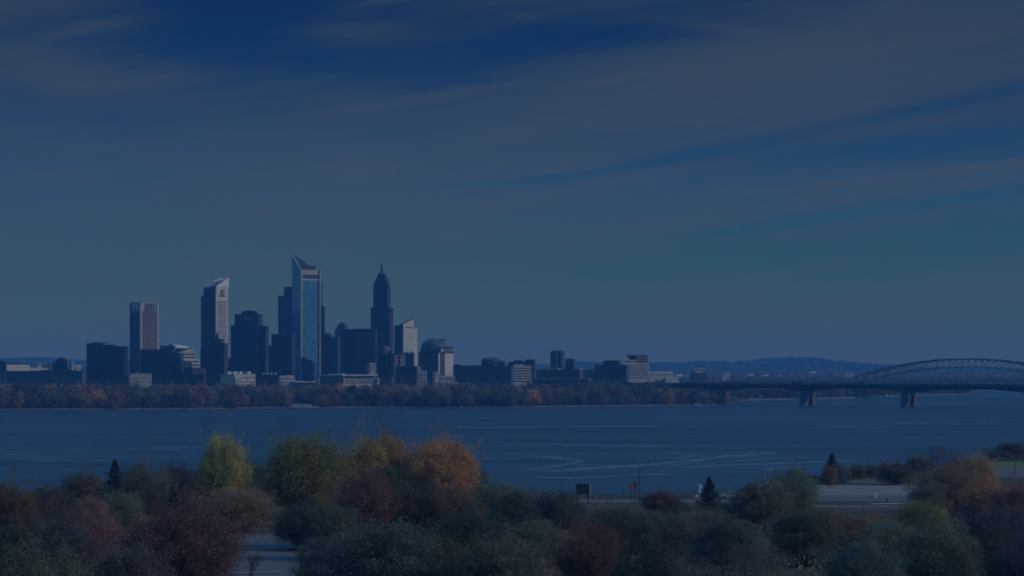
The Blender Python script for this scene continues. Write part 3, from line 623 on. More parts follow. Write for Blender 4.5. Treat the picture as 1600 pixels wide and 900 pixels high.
# --- low front row left and centre
b = Bld('battlemented_hall', 'low white hall with a row of small roof boxes behind the trees', 'hall', 345, 366, 399, 2500, 32)
b.box(585, None, mat=CREAM); b.parapet(585, mat=M_pale, h=.6)
for u_ in (-.25, .02, .3, .7): b.box(580.5, 585, u_, u_+.12, .05, .3, M_white, 'roof_box')
b.box(589, None, 0, .3, -.08, 0, M_pale, 'entrance_bay'); b.windows('R', 587, 600, 9, 2, .5, .45)
b = Bld('long_dark_hall', 'low dark hall whose roof carries a row of white vents', 'hall', 400, 438, 441, 2560, 76); b.box(586, None, mat=DARK); b.parapet(586, h=.5)
for v_ in (.2, .38, .55, .7): b.box(582.5, 586, .3, .6, v_, v_+.07, M_white, 'vent')
b = Bld('pale_pavilion', 'short pale two-storey pavilion left of the glass tower foot', 'building', 435, 438, 460, 2520, 12); b.box(587.5, None, mat=PALE); b.box(586.3, 587.5, .4, .9, .1, .9, M_pale, 'roof_unit'); b.windows('R', 589, 600, 7, 2, .5, .4)
b = Bld('low_pavilion', 'thin white flat roof above the trees under the glass tower', 'building', 458, 462, 492, 2500, 10); b.box(597.5, None, mat=SLATE); b.box(595.8, 597.5, -.03, 1.03, -.05, 1, M_white, 'roof'); b.bands('R', 598, 604, 1, .5)
b = Bld('convention_hall', 'long pale low building with horizontal bands between glass and spire towers', 'convention hall', 500, 536, 588, 2560, 22)
b.box(587, None, mat=PALE); b.box(586, None, 0, .0 + .02, -.02, 0, M_pale, 'corner_pier'); b.box(585.5, 587, -.02, 1.03, -.03, 1.02, M_white, 'roof'); b.bands('R', 589, 600, 3, .4, M_glassband, .02, .92); b.box(584, 585.5, .1, .2, .2, .8, M_white, 'roof_unit'); b.box(588, None, -.01, 0, 0, 1, M_mauve, 'side_wall')
b.box(590, None, 1.0, 1.06, -.04, .3, M_pale, 'entrance_tower')
b = Bld('garage_block', 'low slate garage at the tree line under the stepped dark tower', 'building', 322, 352, 355, 2600, 76); b.box(583, None, mat=SLATE); b.parapet(583, h=.6); b.bands('L', 585, 598, 4, .4)
b = Bld('slate_row', 'low slate building row between the wide navy block and small white box', 'building', 160, 205, 208, 2620, 77); b.box(588, None, mat=NAVY); b.parapet(588, h=.6); b.bands('L', 590, 598, 2, .4)
b = Bld('dark_row', 'low dark building row beneath the dome and curved annex', 'building', 236, 318, 320, 2600, 80); b.box(586, None, mat=DARK); b.parapet(586, h=.6); b.units(586, [(.2, .8, .2, .3, 584), (.2, .8, .6, .7, 584.5)]); b.bands('L', 588, 599, 3, .4)
b = Bld('tall_infill', 'dark mid-rise standing between slanted pale tower and stepped dark tower', 'building', 352, 366, 369, 3150, 66); b.box(560, None, mat=DARK); b.parapet(560, h=.6); b.bands('L', 563, 592, 7, .4)
b = Bld('brown_row', 'low brown building at the tree line under the spire tower', 'building', 560, 612, 615, 2640, 77); b.box(590, None, mat=BROWN); b.parapet(590, h=.6); b.bands('L', 592, 600, 2, .4)
# --- right of centre
b = Bld('long_dark_block', 'long dark office block with a sloping left end right of the dome', 'office block', 709, 799, 803, 2750, 79)
b.box(573, None, mat=SLATE); b.wedge(572, 572, 576, 576, bot=577, v0=1, v1=1.0001, mat=DARK, name='x'); bpy.data.objects.remove(b.root.children[-1])
b.parapet(573, h=.8); b.units(573, [(.1, .9, .55, .75, 571)]); b.bands('L', 576, 596, 5, .35)
b = Bld('ornate_block', 'dark building with an arched roofline behind the long office block', 'building', 752, 788, 791, 3150, 76)
b.box(567, None, mat=DARK); cx_, cy_ = b.R*.5, b.L*.62
MB().lathe(cx_, cy_, [(13, b.z(567)), (13, b.z(562)), (10, b.z(559.5)), (5, b.z(558.4)), (1, b.z(558.2))], 20).build('dome', M_roof, b.root); b.units(567, [(.1, .9, .05, .3, 564)]); b.box(568, 572, -.2, 0, .35, .55, M_pale, 'gable')
b = Bld('ridge_block', 'dark uneven block behind the pale banded building', 'building', 794, 834, 838, 3100, 74); b.box(565, None, mat=DARK); b.box(561.5, 565, .1, .9, .02, .35, DARK, 'upper_storey'); b.box(563, 565, .1, .9, .5, .8, DARK, 'upper_storey'); b.bands('L', 568, 590, 5, .4)
b = Bld('banded_building', 'pale building with dark horizontal bands at the tree line', 'building', 800.5, 802.5, 830.5, 2620, 9)
b.box(572, None, mat=CREAM); b.parapet(572, mat=M_pale, h=.6); b.units(572, [(.05, .6, .2, .8, 569.5)], M_pale); b.bands('R', 573.5, 598, 6, .42, M_glassband, .01, .99)
b = Bld('brown_long_block', 'long low mauve block between the banded building and small pale block', 'building', 838, 906, 910, 2820, 79); b.box(578, None, mat=mat_facade('mauve brick', (.12, .10, .12), (.05, .05, .07), 3, 3.6)); b.parapet(578, h=.6)
b.box(575.6, 577.8, .1, .9, .5, .92, M_pale, 'roof_unit'); b.box(575.8, 577.8, .1, .9, .0, .12, M_pale, 'roof_unit'); b.bands('L', 581, 592, 3, .4)
b = Bld('low_hangar', 'low slate hangar just above the far trees below the dark twin towers', 'building', 834, 920, 924, 2650, 80); b.box(592.5, None, mat=SLATE); b.parapet(592.5, h=.5, mat=M_pale); b.bands('L', 594, 600, 1, .4)
b = Bld('dark_round_tower', 'dark tower with a bright centre strip alone on the right skyline', 'tower', 860, 877, 882, 3300, 66)
b.box(549, None, mat=DARK); b.box(547.5, 549, .1, .9, .1, .8, M_roof, 'roof_unit'); b.box(548.5, 576, -.03, 0, .38, .48, M_pale, 'centre_strip'); b.bands('L', 552, 576, 8, .4, M_glassband)
b = Bld('small_dark_tower', 'short dark tower just right of the lone dark tower', 'tower', 883, 896, 899, 3250, 70); b.box(561.5, None, mat=DARK); b.parapet(561.5, h=.6); b.units(561.5, [(.2, .8, .3, .7, 560)]); b.bands('L', 564, 578, 4, .4)
b = Bld('pale_cube', 'small pale vertically ribbed block in the middle of the right skyline', 'building', 909.5, 911.5, 929, 2800, 10); b.box(578, None, mat=PALE); b.parapet(578, mat=M_pale, h=.5); b.piers('R', 577.5, 593, 6, .9, M_glassband, .03, .97, 'window_strip', .15)
b = Bld('slate_wide_block', 'wide slate office block with a raised dark penthouse', 'office block', 929, 979, 984, 2780, 76); b.box(570.5, None, mat=SLATE); b.parapet(570.5, h=.6); b.box(563, 570.5, .05, .95, .25, .73, DARK, 'penthouse'); b.bands('L', 573, 592, 5, .35)
b = Bld('gridded_block', 'pale office block with dark window grid and brown tower on its roof', 'office block', 969, 972, 1014, 2900, 8)
b.box(568, None, mat=CREAM); b.box(562.5, 568, 0, .52, .05, .95, CREAM, 'upper_tier'); b.box(554.5, 568, .52, .96, .1, .95, BROWN, 'brown_tower'); b.box(554.5, 557, .22, .6, .12, .9, DARK, 'bridge_floor'); b.box(557, 562.5, .3, .5, .3, .9, DARK, 'bridge_floor')
b.windows('R', 569, 592, 16, 6, .55, .55); b.bands('R', 563.5, 567.5, 2, .4, M_glassband, .02, .5, at=.05)
b = Bld('white_lowrise', 'long white low building right of the pale gridded block', 'building', 1012, 1015, 1051, 3000, 7); b.box(581.5, None, mat=CREAM); b.box(580.6, 581.5, 0, 1, 0, 1, M_white, 'roof'); b.windows('R', 583, 588, 12, 1, .4, .5); b.box(589, None, .7, 1.25, -.2, 0, CREAM, 'annex')
b = Bld('stacked_house', 'small dark block with a pale top above the bridge end', 'building', 1078, 1082, 1104, 3900, 8); b.box(582, None, mat=DARK); b.box(577, 582, .2, .7, .1, .9, CREAM, 'upper_tier'); b.box(576, 577, .15, .95, 0, 1, M_white, 'roof')
b = Bld('white_store', 'single white store on the distant slope above the bridge deck', 'store', 1128, 1129.5, 1141, 4600, 8); b.box(581.5, None, mat=M_pale); b.parapet(581.5, mat=M_white, h=.8); b.windows('R', 583, 586, 4, 1, .4, .4)
b = Bld('white_depot', 'isolated white depot on the slope left of the arch bridge', 'depot', 1318, 1319.5, 1334, 5200, 6); b.box(583.5, None, mat=M_pale); b.parapet(583.5, mat=M_white, h=.8); b.windows('R', 584.3, 586, 4, 1, .4, .4)
# small far houses strung over the distant slope
hs = []
rs = random.Random(11)
for i, px in enumerate([1062, 1113, 1166, 1173, 1182, 1190, 1197, 1203, 1210, 1219, 1238, 1243, 1249, 1256, 1262, 1270, 1276, 1289, 1294, 1301, 1254, 1303, 1150, 1347, 1364, 1383, 1402, 1176, 1186]):
    D = rs.uniform(4700, 6600); Wd = rs.uniform(9, 22); hgt = rs.uniform(5, 10)
    g = float(far_h(np.array(px), np.array(D)))
    r_ = empty('house', (wx(px, D), D, g-1), R(rs.uniform(-25, 25)))
    wm = rs.choice([M_white, M_pale, BROWN, M_pale])
    MB().box(-Wd/2, Wd/2, -5, 5, 0, hgt+4).build('wall', wm, r_)
    MB().poly([(-Wd/2-.5, -5.6, hgt+4), (Wd/2+.5, -5.6, hgt+4), (Wd/2+.5, 5.6, hgt+4), (-Wd/2-.5, 5.6, hgt+4), (-Wd/2-.5, 0, hgt+7.5), (Wd/2+.5, 0, hgt+7.5)], [(0, 1, 5, 4), (2, 3, 4, 5), (0, 4, 3), (1, 2, 5), (3, 2, 1, 0)]).build('roof', M_roof if i % 3 else M_white, r_)
    hs.append((px, r_))
ORD = ['', 'second ', 'third ', 'fourth ', 'fifth ', 'sixth ', 'seventh ', 'eighth ', 'ninth ', 'tenth ', 'eleventh ', 'twelfth ', 'thirteenth ', 'fourteenth ', 'fifteenth ', 'sixteenth ', 'seventeenth ', 'eighteenth ', 'nineteenth ', 'twentieth ']
def nth(i, n, left='left', right='right'):
    if i < n/2: return ('leftmost' if i == 0 else ORD[i].strip() + ' from the left')
    j = n-1-i
    return ('rightmost' if j == 0 else ORD[j].strip() + ' from the right')
hs.sort(key=lambda t: t[0])
for i, (px, r_) in enumerate(hs): tag(r_, f'small house on the far slope, {nth(i, len(hs))} above the road bridge', 'house', 'houses on the far slope')

# thin radio masts on the horizon
for i, (px, top) in enumerate([(843, 546), (850, 549), (826, 553), (812, 556), (789, 553), (1134, 557), (1131, 562)]):
    D = 6800; g = float(far_h(np.array(px), np.array(D)))
    o = MB(); h_ = wz(top, D); x_ = wx(px, D)
    for s_ in (-1, 1): o.bar((x_+s_*2, D, g), (x_+s_*.5, D, h_), .5, .35)
    zz = g; sgn = 1
    while zz < h_-8: o.bar((x_-sgn*1.5, D, zz), (x_+sgn*1.5, D, zz+8), .3); zz += 8; sgn = -sgn
    o = o.build('radio_mast', M_steel)
    where = ['just left of the lone dark tower', 'nearest the lone dark tower', 'above the pale banded building', 'left above the pale banded building', 'above the long dark office block', 'taller one on the low hill', 'shorter one on the low hill'][i]
    tag(o, f'thin lattice radio mast on the horizon, {where}', 'radio mast', 'radio masts on the horizon')

# ------------------------------------------------------------------ road bridge in front
M_conc = mat_plain('bridge concrete', (.105, .10, .095), .85, .2, .2, .1)
M_girder = mat_plain('bridge girder steel', (.045, .05, .065), .6, .3)
br = empty('girder_bridge', (0, 0, 0)); tag(br, 'long low road bridge on paired concrete piers crossing the river', 'bridge')
A_ = Vector((95, 2620, 0)); B_ = Vector((620, 2010, 0)); dirv = (B_-A_).normalized(); per = Vector((-dirv.y, dirv.x, 0))
if per.y < 0: per = -per
def along(px):   # parameter where the bridge axis crosses column px
    kx = (px-800)/F; return (kx*A_.y-A_.x)/(dirv.x-kx*dirv.y)
br.location = A_; br.rotation_euler = (0, 0, math.atan2(dirv.y, dirv.x))
TOT = (B_-A_).length; HW = 11.5
piers = [along(1127), along(1262.5), along(1421), along(1421)+ (along(1421)-along(1262.5))*1.12]
ab = [along(1040)] + piers + [TOT]
MB().box(-20, TOT+200, -HW, HW, 20.6, 21.8).build('deck', M_conc, br)
for s_ in (-1, 1):
    MB().box(-20, TOT+200, s_*HW-.25, s_*HW+.25, 21.8, 22.8).build('parapet', M_conc, br)
for s_ in (-1, 1):
    g_ = MB(); Np = 110
    def dep(t):
        for i in range(len(ab)-1):
            if ab[i] <= t <= ab[i+1]:
                f_ = (t-ab[i])/(ab[i+1]-ab[i]); e0 = 1 if i > 0 else .3; e1 = 1 if i < len(ab)-2 else .3
                k0 = max(0, 1-f_/.33)*e0; k1 = max(0, 1-(1-f_)/.33)*e1
                return 3.1+3.4*max(k0, k1)**1.6
        return 3.1
    ts = np.linspace(-20, TOT+200, Np); vs = []; fs = []
    for t in ts:
        d_ = dep(t); y0 = s_*7.2
        vs += [(t, y0-1.2, 20.6), (t, y0+1.2, 20.6), (t, y0+1.2, 20.6-d_), (t, y0-1.2, 20.6-d_)]
    for i in range(Np-1):
        for j in range(4): fs.append((4*i+j, 4*i+(j+1) % 4, 4*i+4+(j+1) % 4, 4*i+4+j))
    fs += [(0, 3, 2, 1), (4*Np-4, 4*Np-3, 4*Np-2, 4*Np-1)]
    MB().poly(vs, fs).build('girder', M_girder, br)
for t in [along(1040)-45, along(1040)] + piers:
    onl = t < along(1100)
    for s_ in (-1, 1):
        zb = -3
        MB().frustum([(t-3.0, s_*7.2-3.4, zb), (t+3.0, s_*7.2-3.4, zb), (t+3.0, s_*7.2+3.4, zb), (t-3.0, s_*7.2+3.4, zb)],
                     [(t-2.2, s_*7.2-2.6, 14.4), (t+2.2, s_*7.2-2.6, 14.4), (t+2.2, s_*7.2+2.6, 14.4), (t-2.2, s_*7.2+2.6, 14.4)]).build('pier', M_conc, br)
    MB().box(t-1.8, t+1.8, -10.4, 10.4, 12.2, 14.1).build('cross_head', M_conc, br)
for i in range(22):
    t = 20+i*36
    MB().bar((t, 10.9, 22.7), (t, 10.9, 30), .22).build('lamp_post', M_steel, br)
# ------------------------------------------------------------------ steel arch bridge behind
ab_ = empty('arch_bridge'); tag(ab_, 'steel arch bridge with latticed ribs and hangers behind the low bridge', 'bridge')
L0 = Vector((wx(1343, 3200), 3200, 0)); L1 = Vector((wx(1688, 2980), 2980, 0)); ad = (L1-L0); AL = ad.length; ad.normalize()
ab_.location = L0; ab_.rotation_euler = (0, 0, math.atan2(ad.y, ad.x))
M_arch = mat_plain('painted bridge steel', (.22, .24, .25), .55, .4)
M_archd = mat_plain('dark bridge steel', (.07, .08, .095), .6, .4)
MB().box(-220, AL+300, -9, 9, 22.0, 23.4).build('deck', M_archd, ab_)
for s_ in (-1, 1):
    y0 = s_*9.6
    top = lambda t: 28.6 + 24.0*(1-((t-AL/2)/(AL/2))**2)
    bot = lambda t: 20.5 + 21.5*(1-((t-AL/2)/(AL/2))**2)
    NN = 34; xs = [AL*i/NN for i in range(NN+1)]
    a1 = MB(); a2 = MB(); a3 = MB()
    for i in range(NN):
        a1.bar((xs[i], y0, top(xs[i])), (xs[i+1], y0, top(xs[i+1])), 1.7)
        a2.bar((xs[i], y0, bot(xs[i])), (xs[i+1], y0, bot(xs[i+1])), 1.2)
        a3.bar((xs[i], y0, bot(xs[i])), (xs[i], y0, top(xs[i])), .8)
        if i % 2: a3.bar((xs[i], y0, bot(xs[i])), (xs[i+1], y0, top(xs[i+1])), .8)
        else: a3.bar((xs[i], y0, top(xs[i])), (xs[i+1], y0, bot(xs[i+1])), .8)
    a1.build('upper_chord', M_archd, ab_); a2.build('lower_chord', M_arch, ab_); a3.build('rib_lattice', M_arch, ab_)
    fh = None
    for i in range(2, NN-1):
        if bot(xs[i]) > 25: MB().bar((xs[i], y0, 23), (xs[i], y0, bot(xs[i])), .42).build('hanger', M_arch, ab_)
    r_ = MB(); r_.box(-220, AL+300, y0-.2, y0+.2, 27.4, 27.9); r_.box(-220, AL+300, y0-.3, y0+.3, 21, 23.8)
    for i in range(110):
        t0 = -220+i*(AL+520)/110; t1 = t0+(AL+520)/110
        r_.bar((t0, y0, 23.4), (t1, y0, 27.6), .55); r_.bar((t1, y0, 23.4), (t0, y0, 27.6), .55)
    r_.build('deck_truss', M_arch, ab_)
for i in range(3, 32, 3):
    t = AL*i/34; 
    MB().bar((t, -9.6, 28.6+24.0*(1-((t-AL/2)/(AL/2))**2)), (t, 9.6, 28.6+24.0*(1-((t-AL/2)/(AL/2))**2)), .9).build('cross_brace', M_archd, ab_)
for t in (-210, -105, -2, AL+2, AL+150):
    MB().frustum([(t-3, -11, -3), (t+3, -11, -3), (t+3, 11, -3), (t-3, 11, -3)], [(t-2, -10, 21), (t+2, -10, 21), (t+2, 10, 21), (t-2, 10, 21)]).build('pier', M_conc, ab_)

# ------------------------------------------------------------------ trees
def quads_mesh(name, P, Nn, size, r):
    """one leaf clump quad at every point P facing Nn"""
    n = len(P)
    a = r.normal(size=(n, 3)); u = np.cross(Nn, a); u /= np.linalg.norm(u, axis=1)[:, None]+1e-9
    v = np.cross(Nn, u); v /= np.linalg.norm(v, axis=1)[:, None]+1e-9
    s = size*r.uniform(.55, 1.35, n)[:, None]; s2 = s*r.uniform(.5, 1.0, n)[:, None]
    V = np.stack([P-u*s, P-v*s2+Nn*s*.15, P+u*s, P+v*s2+Nn*s*.15], 1).reshape(-1, 3)
    me = bpy.data.meshes.new(name); me.vertices.add(4*n); me.vertices.foreach_set('co', V.astype(np.float32).ravel())
    me.loops.add(4*n); me.loops.foreach_set('vertex_index', np.arange(4*n, dtype=np.int32))
    me.polygons.add(n); me.polygons.foreach_set('loop_start', np.arange(0, 4*n, 4, dtype=np.int32)); me.polygons.foreach_set('loop_total', np.full(n, 4, np.int32))
    me.update(); me.validate(); return me
def unit(v): return v/(np.linalg.norm(v, axis=-1, keepdims=True)+1e-9)
def broad_crown(seed, n, leafs, nl=20, z0=.16, top=1.0, spread=.5, droop=0):
    """unit tree: height 1, width 1; every limb carries a feathery plume of leaf clumps"""
    r = np.random.default_rng(seed); nb = int(nl*2.6); P = []; Nn = []
    ph = r.uniform(0, 6.28, 4); w_ = r.integers(0, 3, nb)
    ln = r.uniform(.5, 1.3, nb); cnt = (n*ln/ln.sum()).astype(int)
    for i in range(nb):
        a = i*2.39996+r.normal()*.35; t0 = (i+.5)/nb
        elv = math.asin(min(1, max(-.35, -.35+1.35*t0+r.normal()*.1)))
        env = (1+.16*math.sin(2*a+ph[0])+.12*math.sin(3*a+ph[1])+.10*math.sin(5*elv+ph[2]))*r.uniform(.84, 1.05)
        e = np.array([math.cos(a)*math.cos(elv)*.5, math.sin(a)*math.cos(elv)*.5, .40+math.sin(elv)*.56])
        c0 = np.array([0, 0, .30]); tip = c0+(e-c0)*env
        b0 = np.array([r.normal()*.02, r.normal()*.02, min(.62, max(.1, tip[2]*.55))])
        m_ = cnt[i]; sub = r.integers(3, 6)
        # the plume is made of a few side sprays
        k = r.integers(0, sub, m_); ks = r.uniform(.45, 1.0, sub); off = r.normal(size=(sub, 3))*.075
        t = (ks[k]+r.normal(size=m_)*.13); t = np.clip(t, .2, 1.08)
        sig = .050*(1.2-.6*t)
        p = b0+(tip-b0)*t[:, None]+off[k]*(.4+.7*t[:, None])+r.normal(size=(m_, 3))*sig[:, None]*np.array([1, 1, .8])
        p[:, 2] += .03*t**2
        o_ = unit(off[k]+r.normal(size=(m_, 3))*.06+(tip-b0)*.10+np.array([0, 0, .03]))
        P.append(p); Nn.append(unit(o_+r.normal(size=(m_, 3))*.5))
    P = norm(np.concatenate(P), z0, 2.0, 98.6); Nn = np.concatenate(Nn)
    # rounded leaf masses fill the body of the crown
    nl2 = nl; cs = []; rs_ = []
    for i in range(nl2):
        d = unit(r.normal(size=3)); rad = r.uniform(.2, 1)**.45; zc = .5+.5*d[2]*rad
        wp = math.sin(math.pi*min(1, max(.05, zc*.80+.14)))**.42
        cs.append((d[0]*rad*.40*wp, d[1]*rad*.40*wp, z0+(1-z0)*(.10+.78*zc))); rs_.append(r.uniform(.06, .17)*(1.2-.4*rad))
    cs = np.array(cs); rs_ = np.array(rs_); m2 = int(n*.85)
    idx = r.choice(nl2, m2*2, p=rs_**2/np.sum(rs_**2)); d = unit(r.normal(size=(m2*2, 3))+np.array([0, 0, .12]))
    Q2 = cs[idx]+d*(rs_[idx]*r.uniform(.5, 1.15, m2*2)**.7)[:, None]
    Q2 += unit(r.normal(size=Q2.shape))*r.exponential(.014, len(Q2))[:, None]
    inside = np.zeros(len(Q2))
    for c, ra in zip(cs, rs_): inside += np.linalg.norm(Q2-c, axis=1) < ra*.8
    kp = np.where(inside < 1.5)[0][:m2]
    Q2 = norm(Q2[kp], z0, 1.0, 99.4); Q2[:, :2] *= .97; Q2[:, 2] = z0+(Q2[:, 2]-z0)*.97
    P = np.concatenate([P, Q2]); Nn = np.concatenate([Nn, unit(d[kp]+r.normal(size=(len(kp), 3))*.55)])
    return quads_mesh('crown', P, Nn, leafs, r)
def norm(P, z0, plo=.8, phi=99.3):
    for a in (0, 1):
        lo, hi = np.percentile(P[:, a], (plo, 100-plo)); P[:, a] = (P[:, a]-(lo+hi)/2)/(hi-lo)
    lo, hi = np.percentile(P[:, 2], (.5, phi)); P[:, 2] = z0+(P[:, 2]-lo)/(hi-lo)*(1-z0)
    return P
def conifer_crown(seed, n, leafs):
    r = np.random.default_rng(seed); P = []; Nn = []
    levels = 22
    for j in range(levels):
        z = .06+.93*j/levels; rad = .5*(1-z)**1.0*r.uniform(.8, 1.2)+.004; nb = int(6+7*(1-z))
        a0 = r.uniform(0, 6.28)
        for k in range(nb):
            a = a0+6.283*k/nb+r.normal()*.12; rl = rad*r.uniform(.7, 1.12); m_ = int(n/levels/nb*(.4+1.2*(1-z)))+2
            t = r.uniform(0.05, 1, m_)**.7
            wdt = (.004+.04*(1-z))*(1-t*.6)
            x = np.cos(a)*rl*t+r.normal(size=m_)*wdt; y = np.sin(a)*rl*t+r.normal(size=m_)*wdt
            zz = z-.03*t+.035*t*t+r.normal(size=m_)*.007-abs(r.normal(size=m_))*.012
            P += list(zip(x, y, zz)); Nn += [(np.cos(a)*.5+r.normal()*.3, np.sin(a)*.5+r.normal()*.3, .8) for _ in range(m_)]
    P = np.array(P); Nn = unit(np.array(Nn)); P[:, :2] *= .5/np.percentile(np.hypot(P[:, 0], P[:, 1]), 98.5); return quads_mesh('crown', P, Nn, leafs, r)
def trunk_mesh(seed, h=.75, r0=.028, limbs=7):
    r = random.Random(seed); mb = MB(); pts = [Vector((0, 0, -.03))]
    for i in range(1, 6): pts.append(Vector((r.uniform(-.012, .012)*i, r.uniform(-.012, .012)*i, h*i/5)))
    for i in range(5): mb.tube(pts[i], pts[i+1], r0*(1-i*.16), r0*(1-(i+1)*.16), 7)
    for k in range(limbs):
        t = r.uniform(.3, .85); b0 = pts[0].lerp(pts[-1], t); a = k*2.4+r.uniform(-.4, .4); ln = r.uniform(.2, .34)
        e = b0+Vector((math.cos(a)*ln, math.sin(a)*ln, ln*r.uniform(.4, .9))); mb.tube(b0, e, r0*.42*(1.1-t), r0*.1, 5)
        e2 = e+Vector((math.cos(a+.5)*.1, math.sin(a+.5)*.1, .09)); mb.tube(e, e2, r0*.12, r0*.04, 4)
    me = bpy.data.meshes.new('trunk'); me.from_pydata(mb.v, [], mb.f); me.materials.append(M_bark); return me
def bare_mesh(seed):
    r = random.Random(seed); mb = MB()
    def grow(p, d, ln, rad, lev):
        e = p+d*ln; mb.tube(p, e, rad*1.3, rad*.85, 5 if lev < 2 else 3)
        if lev >= 5: return
        for k in range(3 if lev < 3 else 2):
            a = r.uniform(0, 6.28); sp = r.uniform(.3, .65)
            nd = (d+Vector((math.cos(a)*sp, math.sin(a)*sp, r.uniform(0, .25)))).normalized(); grow(e, nd, ln*r.uniform(.62, .85), rad*.6, lev+1)
    grow(Vector((0, 0, .1)), Vector((0, 0, 1)), .2, .016, 0)
    me = bpy.data.meshes.new('branches'); me.from_pydata(mb.v, [], mb.f); return me
NEARV = [broad_crown(s, 30000, .0085, nl, z0, 1.0, sp) for s, nl, z0, sp in ((1, 44, .12, .5), (2, 56, .06, .5), (3, 38, .2, .5), (4, 62, .1, .5), (5, 48, .04, .5), (6, 42, .14, .5))]
THINV = [broad_crown(s, 6000, .008, 40, .1, 1.0, .5) for s in (21, 22)]
FARV = [broad_crown(s, 1500, .034, nl, .02, 1.0, .5) for s, nl in ((31, 24), (32, 30), (33, 20), (34, 34), (35, 26))]
CONV = [conifer_crown(s, 9000, .016) for s in (41, 42)]
TR = [trunk_mesh(s) for s in (1, 2, 3)]; TRC = trunk_mesh(9, .95, .02, 0)
BARE = [bare_mesh(s) for s in (5, 6)]
for me in NEARV+THINV+FARV+CONV+BARE: me.materials.append(leaf('olive'))
def tree(name, crown_me, trunk_me, x, y, g, wd, ht, colour, parts=('crown', 'trunk'), rs=random):
    root = empty(name, (x, y, g-.2), rs.uniform(0, 6.28)); root.scale = (wd, wd*rs.uniform(.9, 1.1), ht)
    c = bpy.data.objects.new(parts[0], crown_me); C.objects.link(c); c.parent = root
    c.material_slots[0].link = 'OBJECT'; c.material_slots[0].material = colour
    if trunk_me is not None:
        t = bpy.data.objects.new(parts[1], trunk_me); C.objects.link(t); t.parent = root
    return root
def ground_at(px, D): return float(near_h(np.array(float(px)), np.array(float(D))))

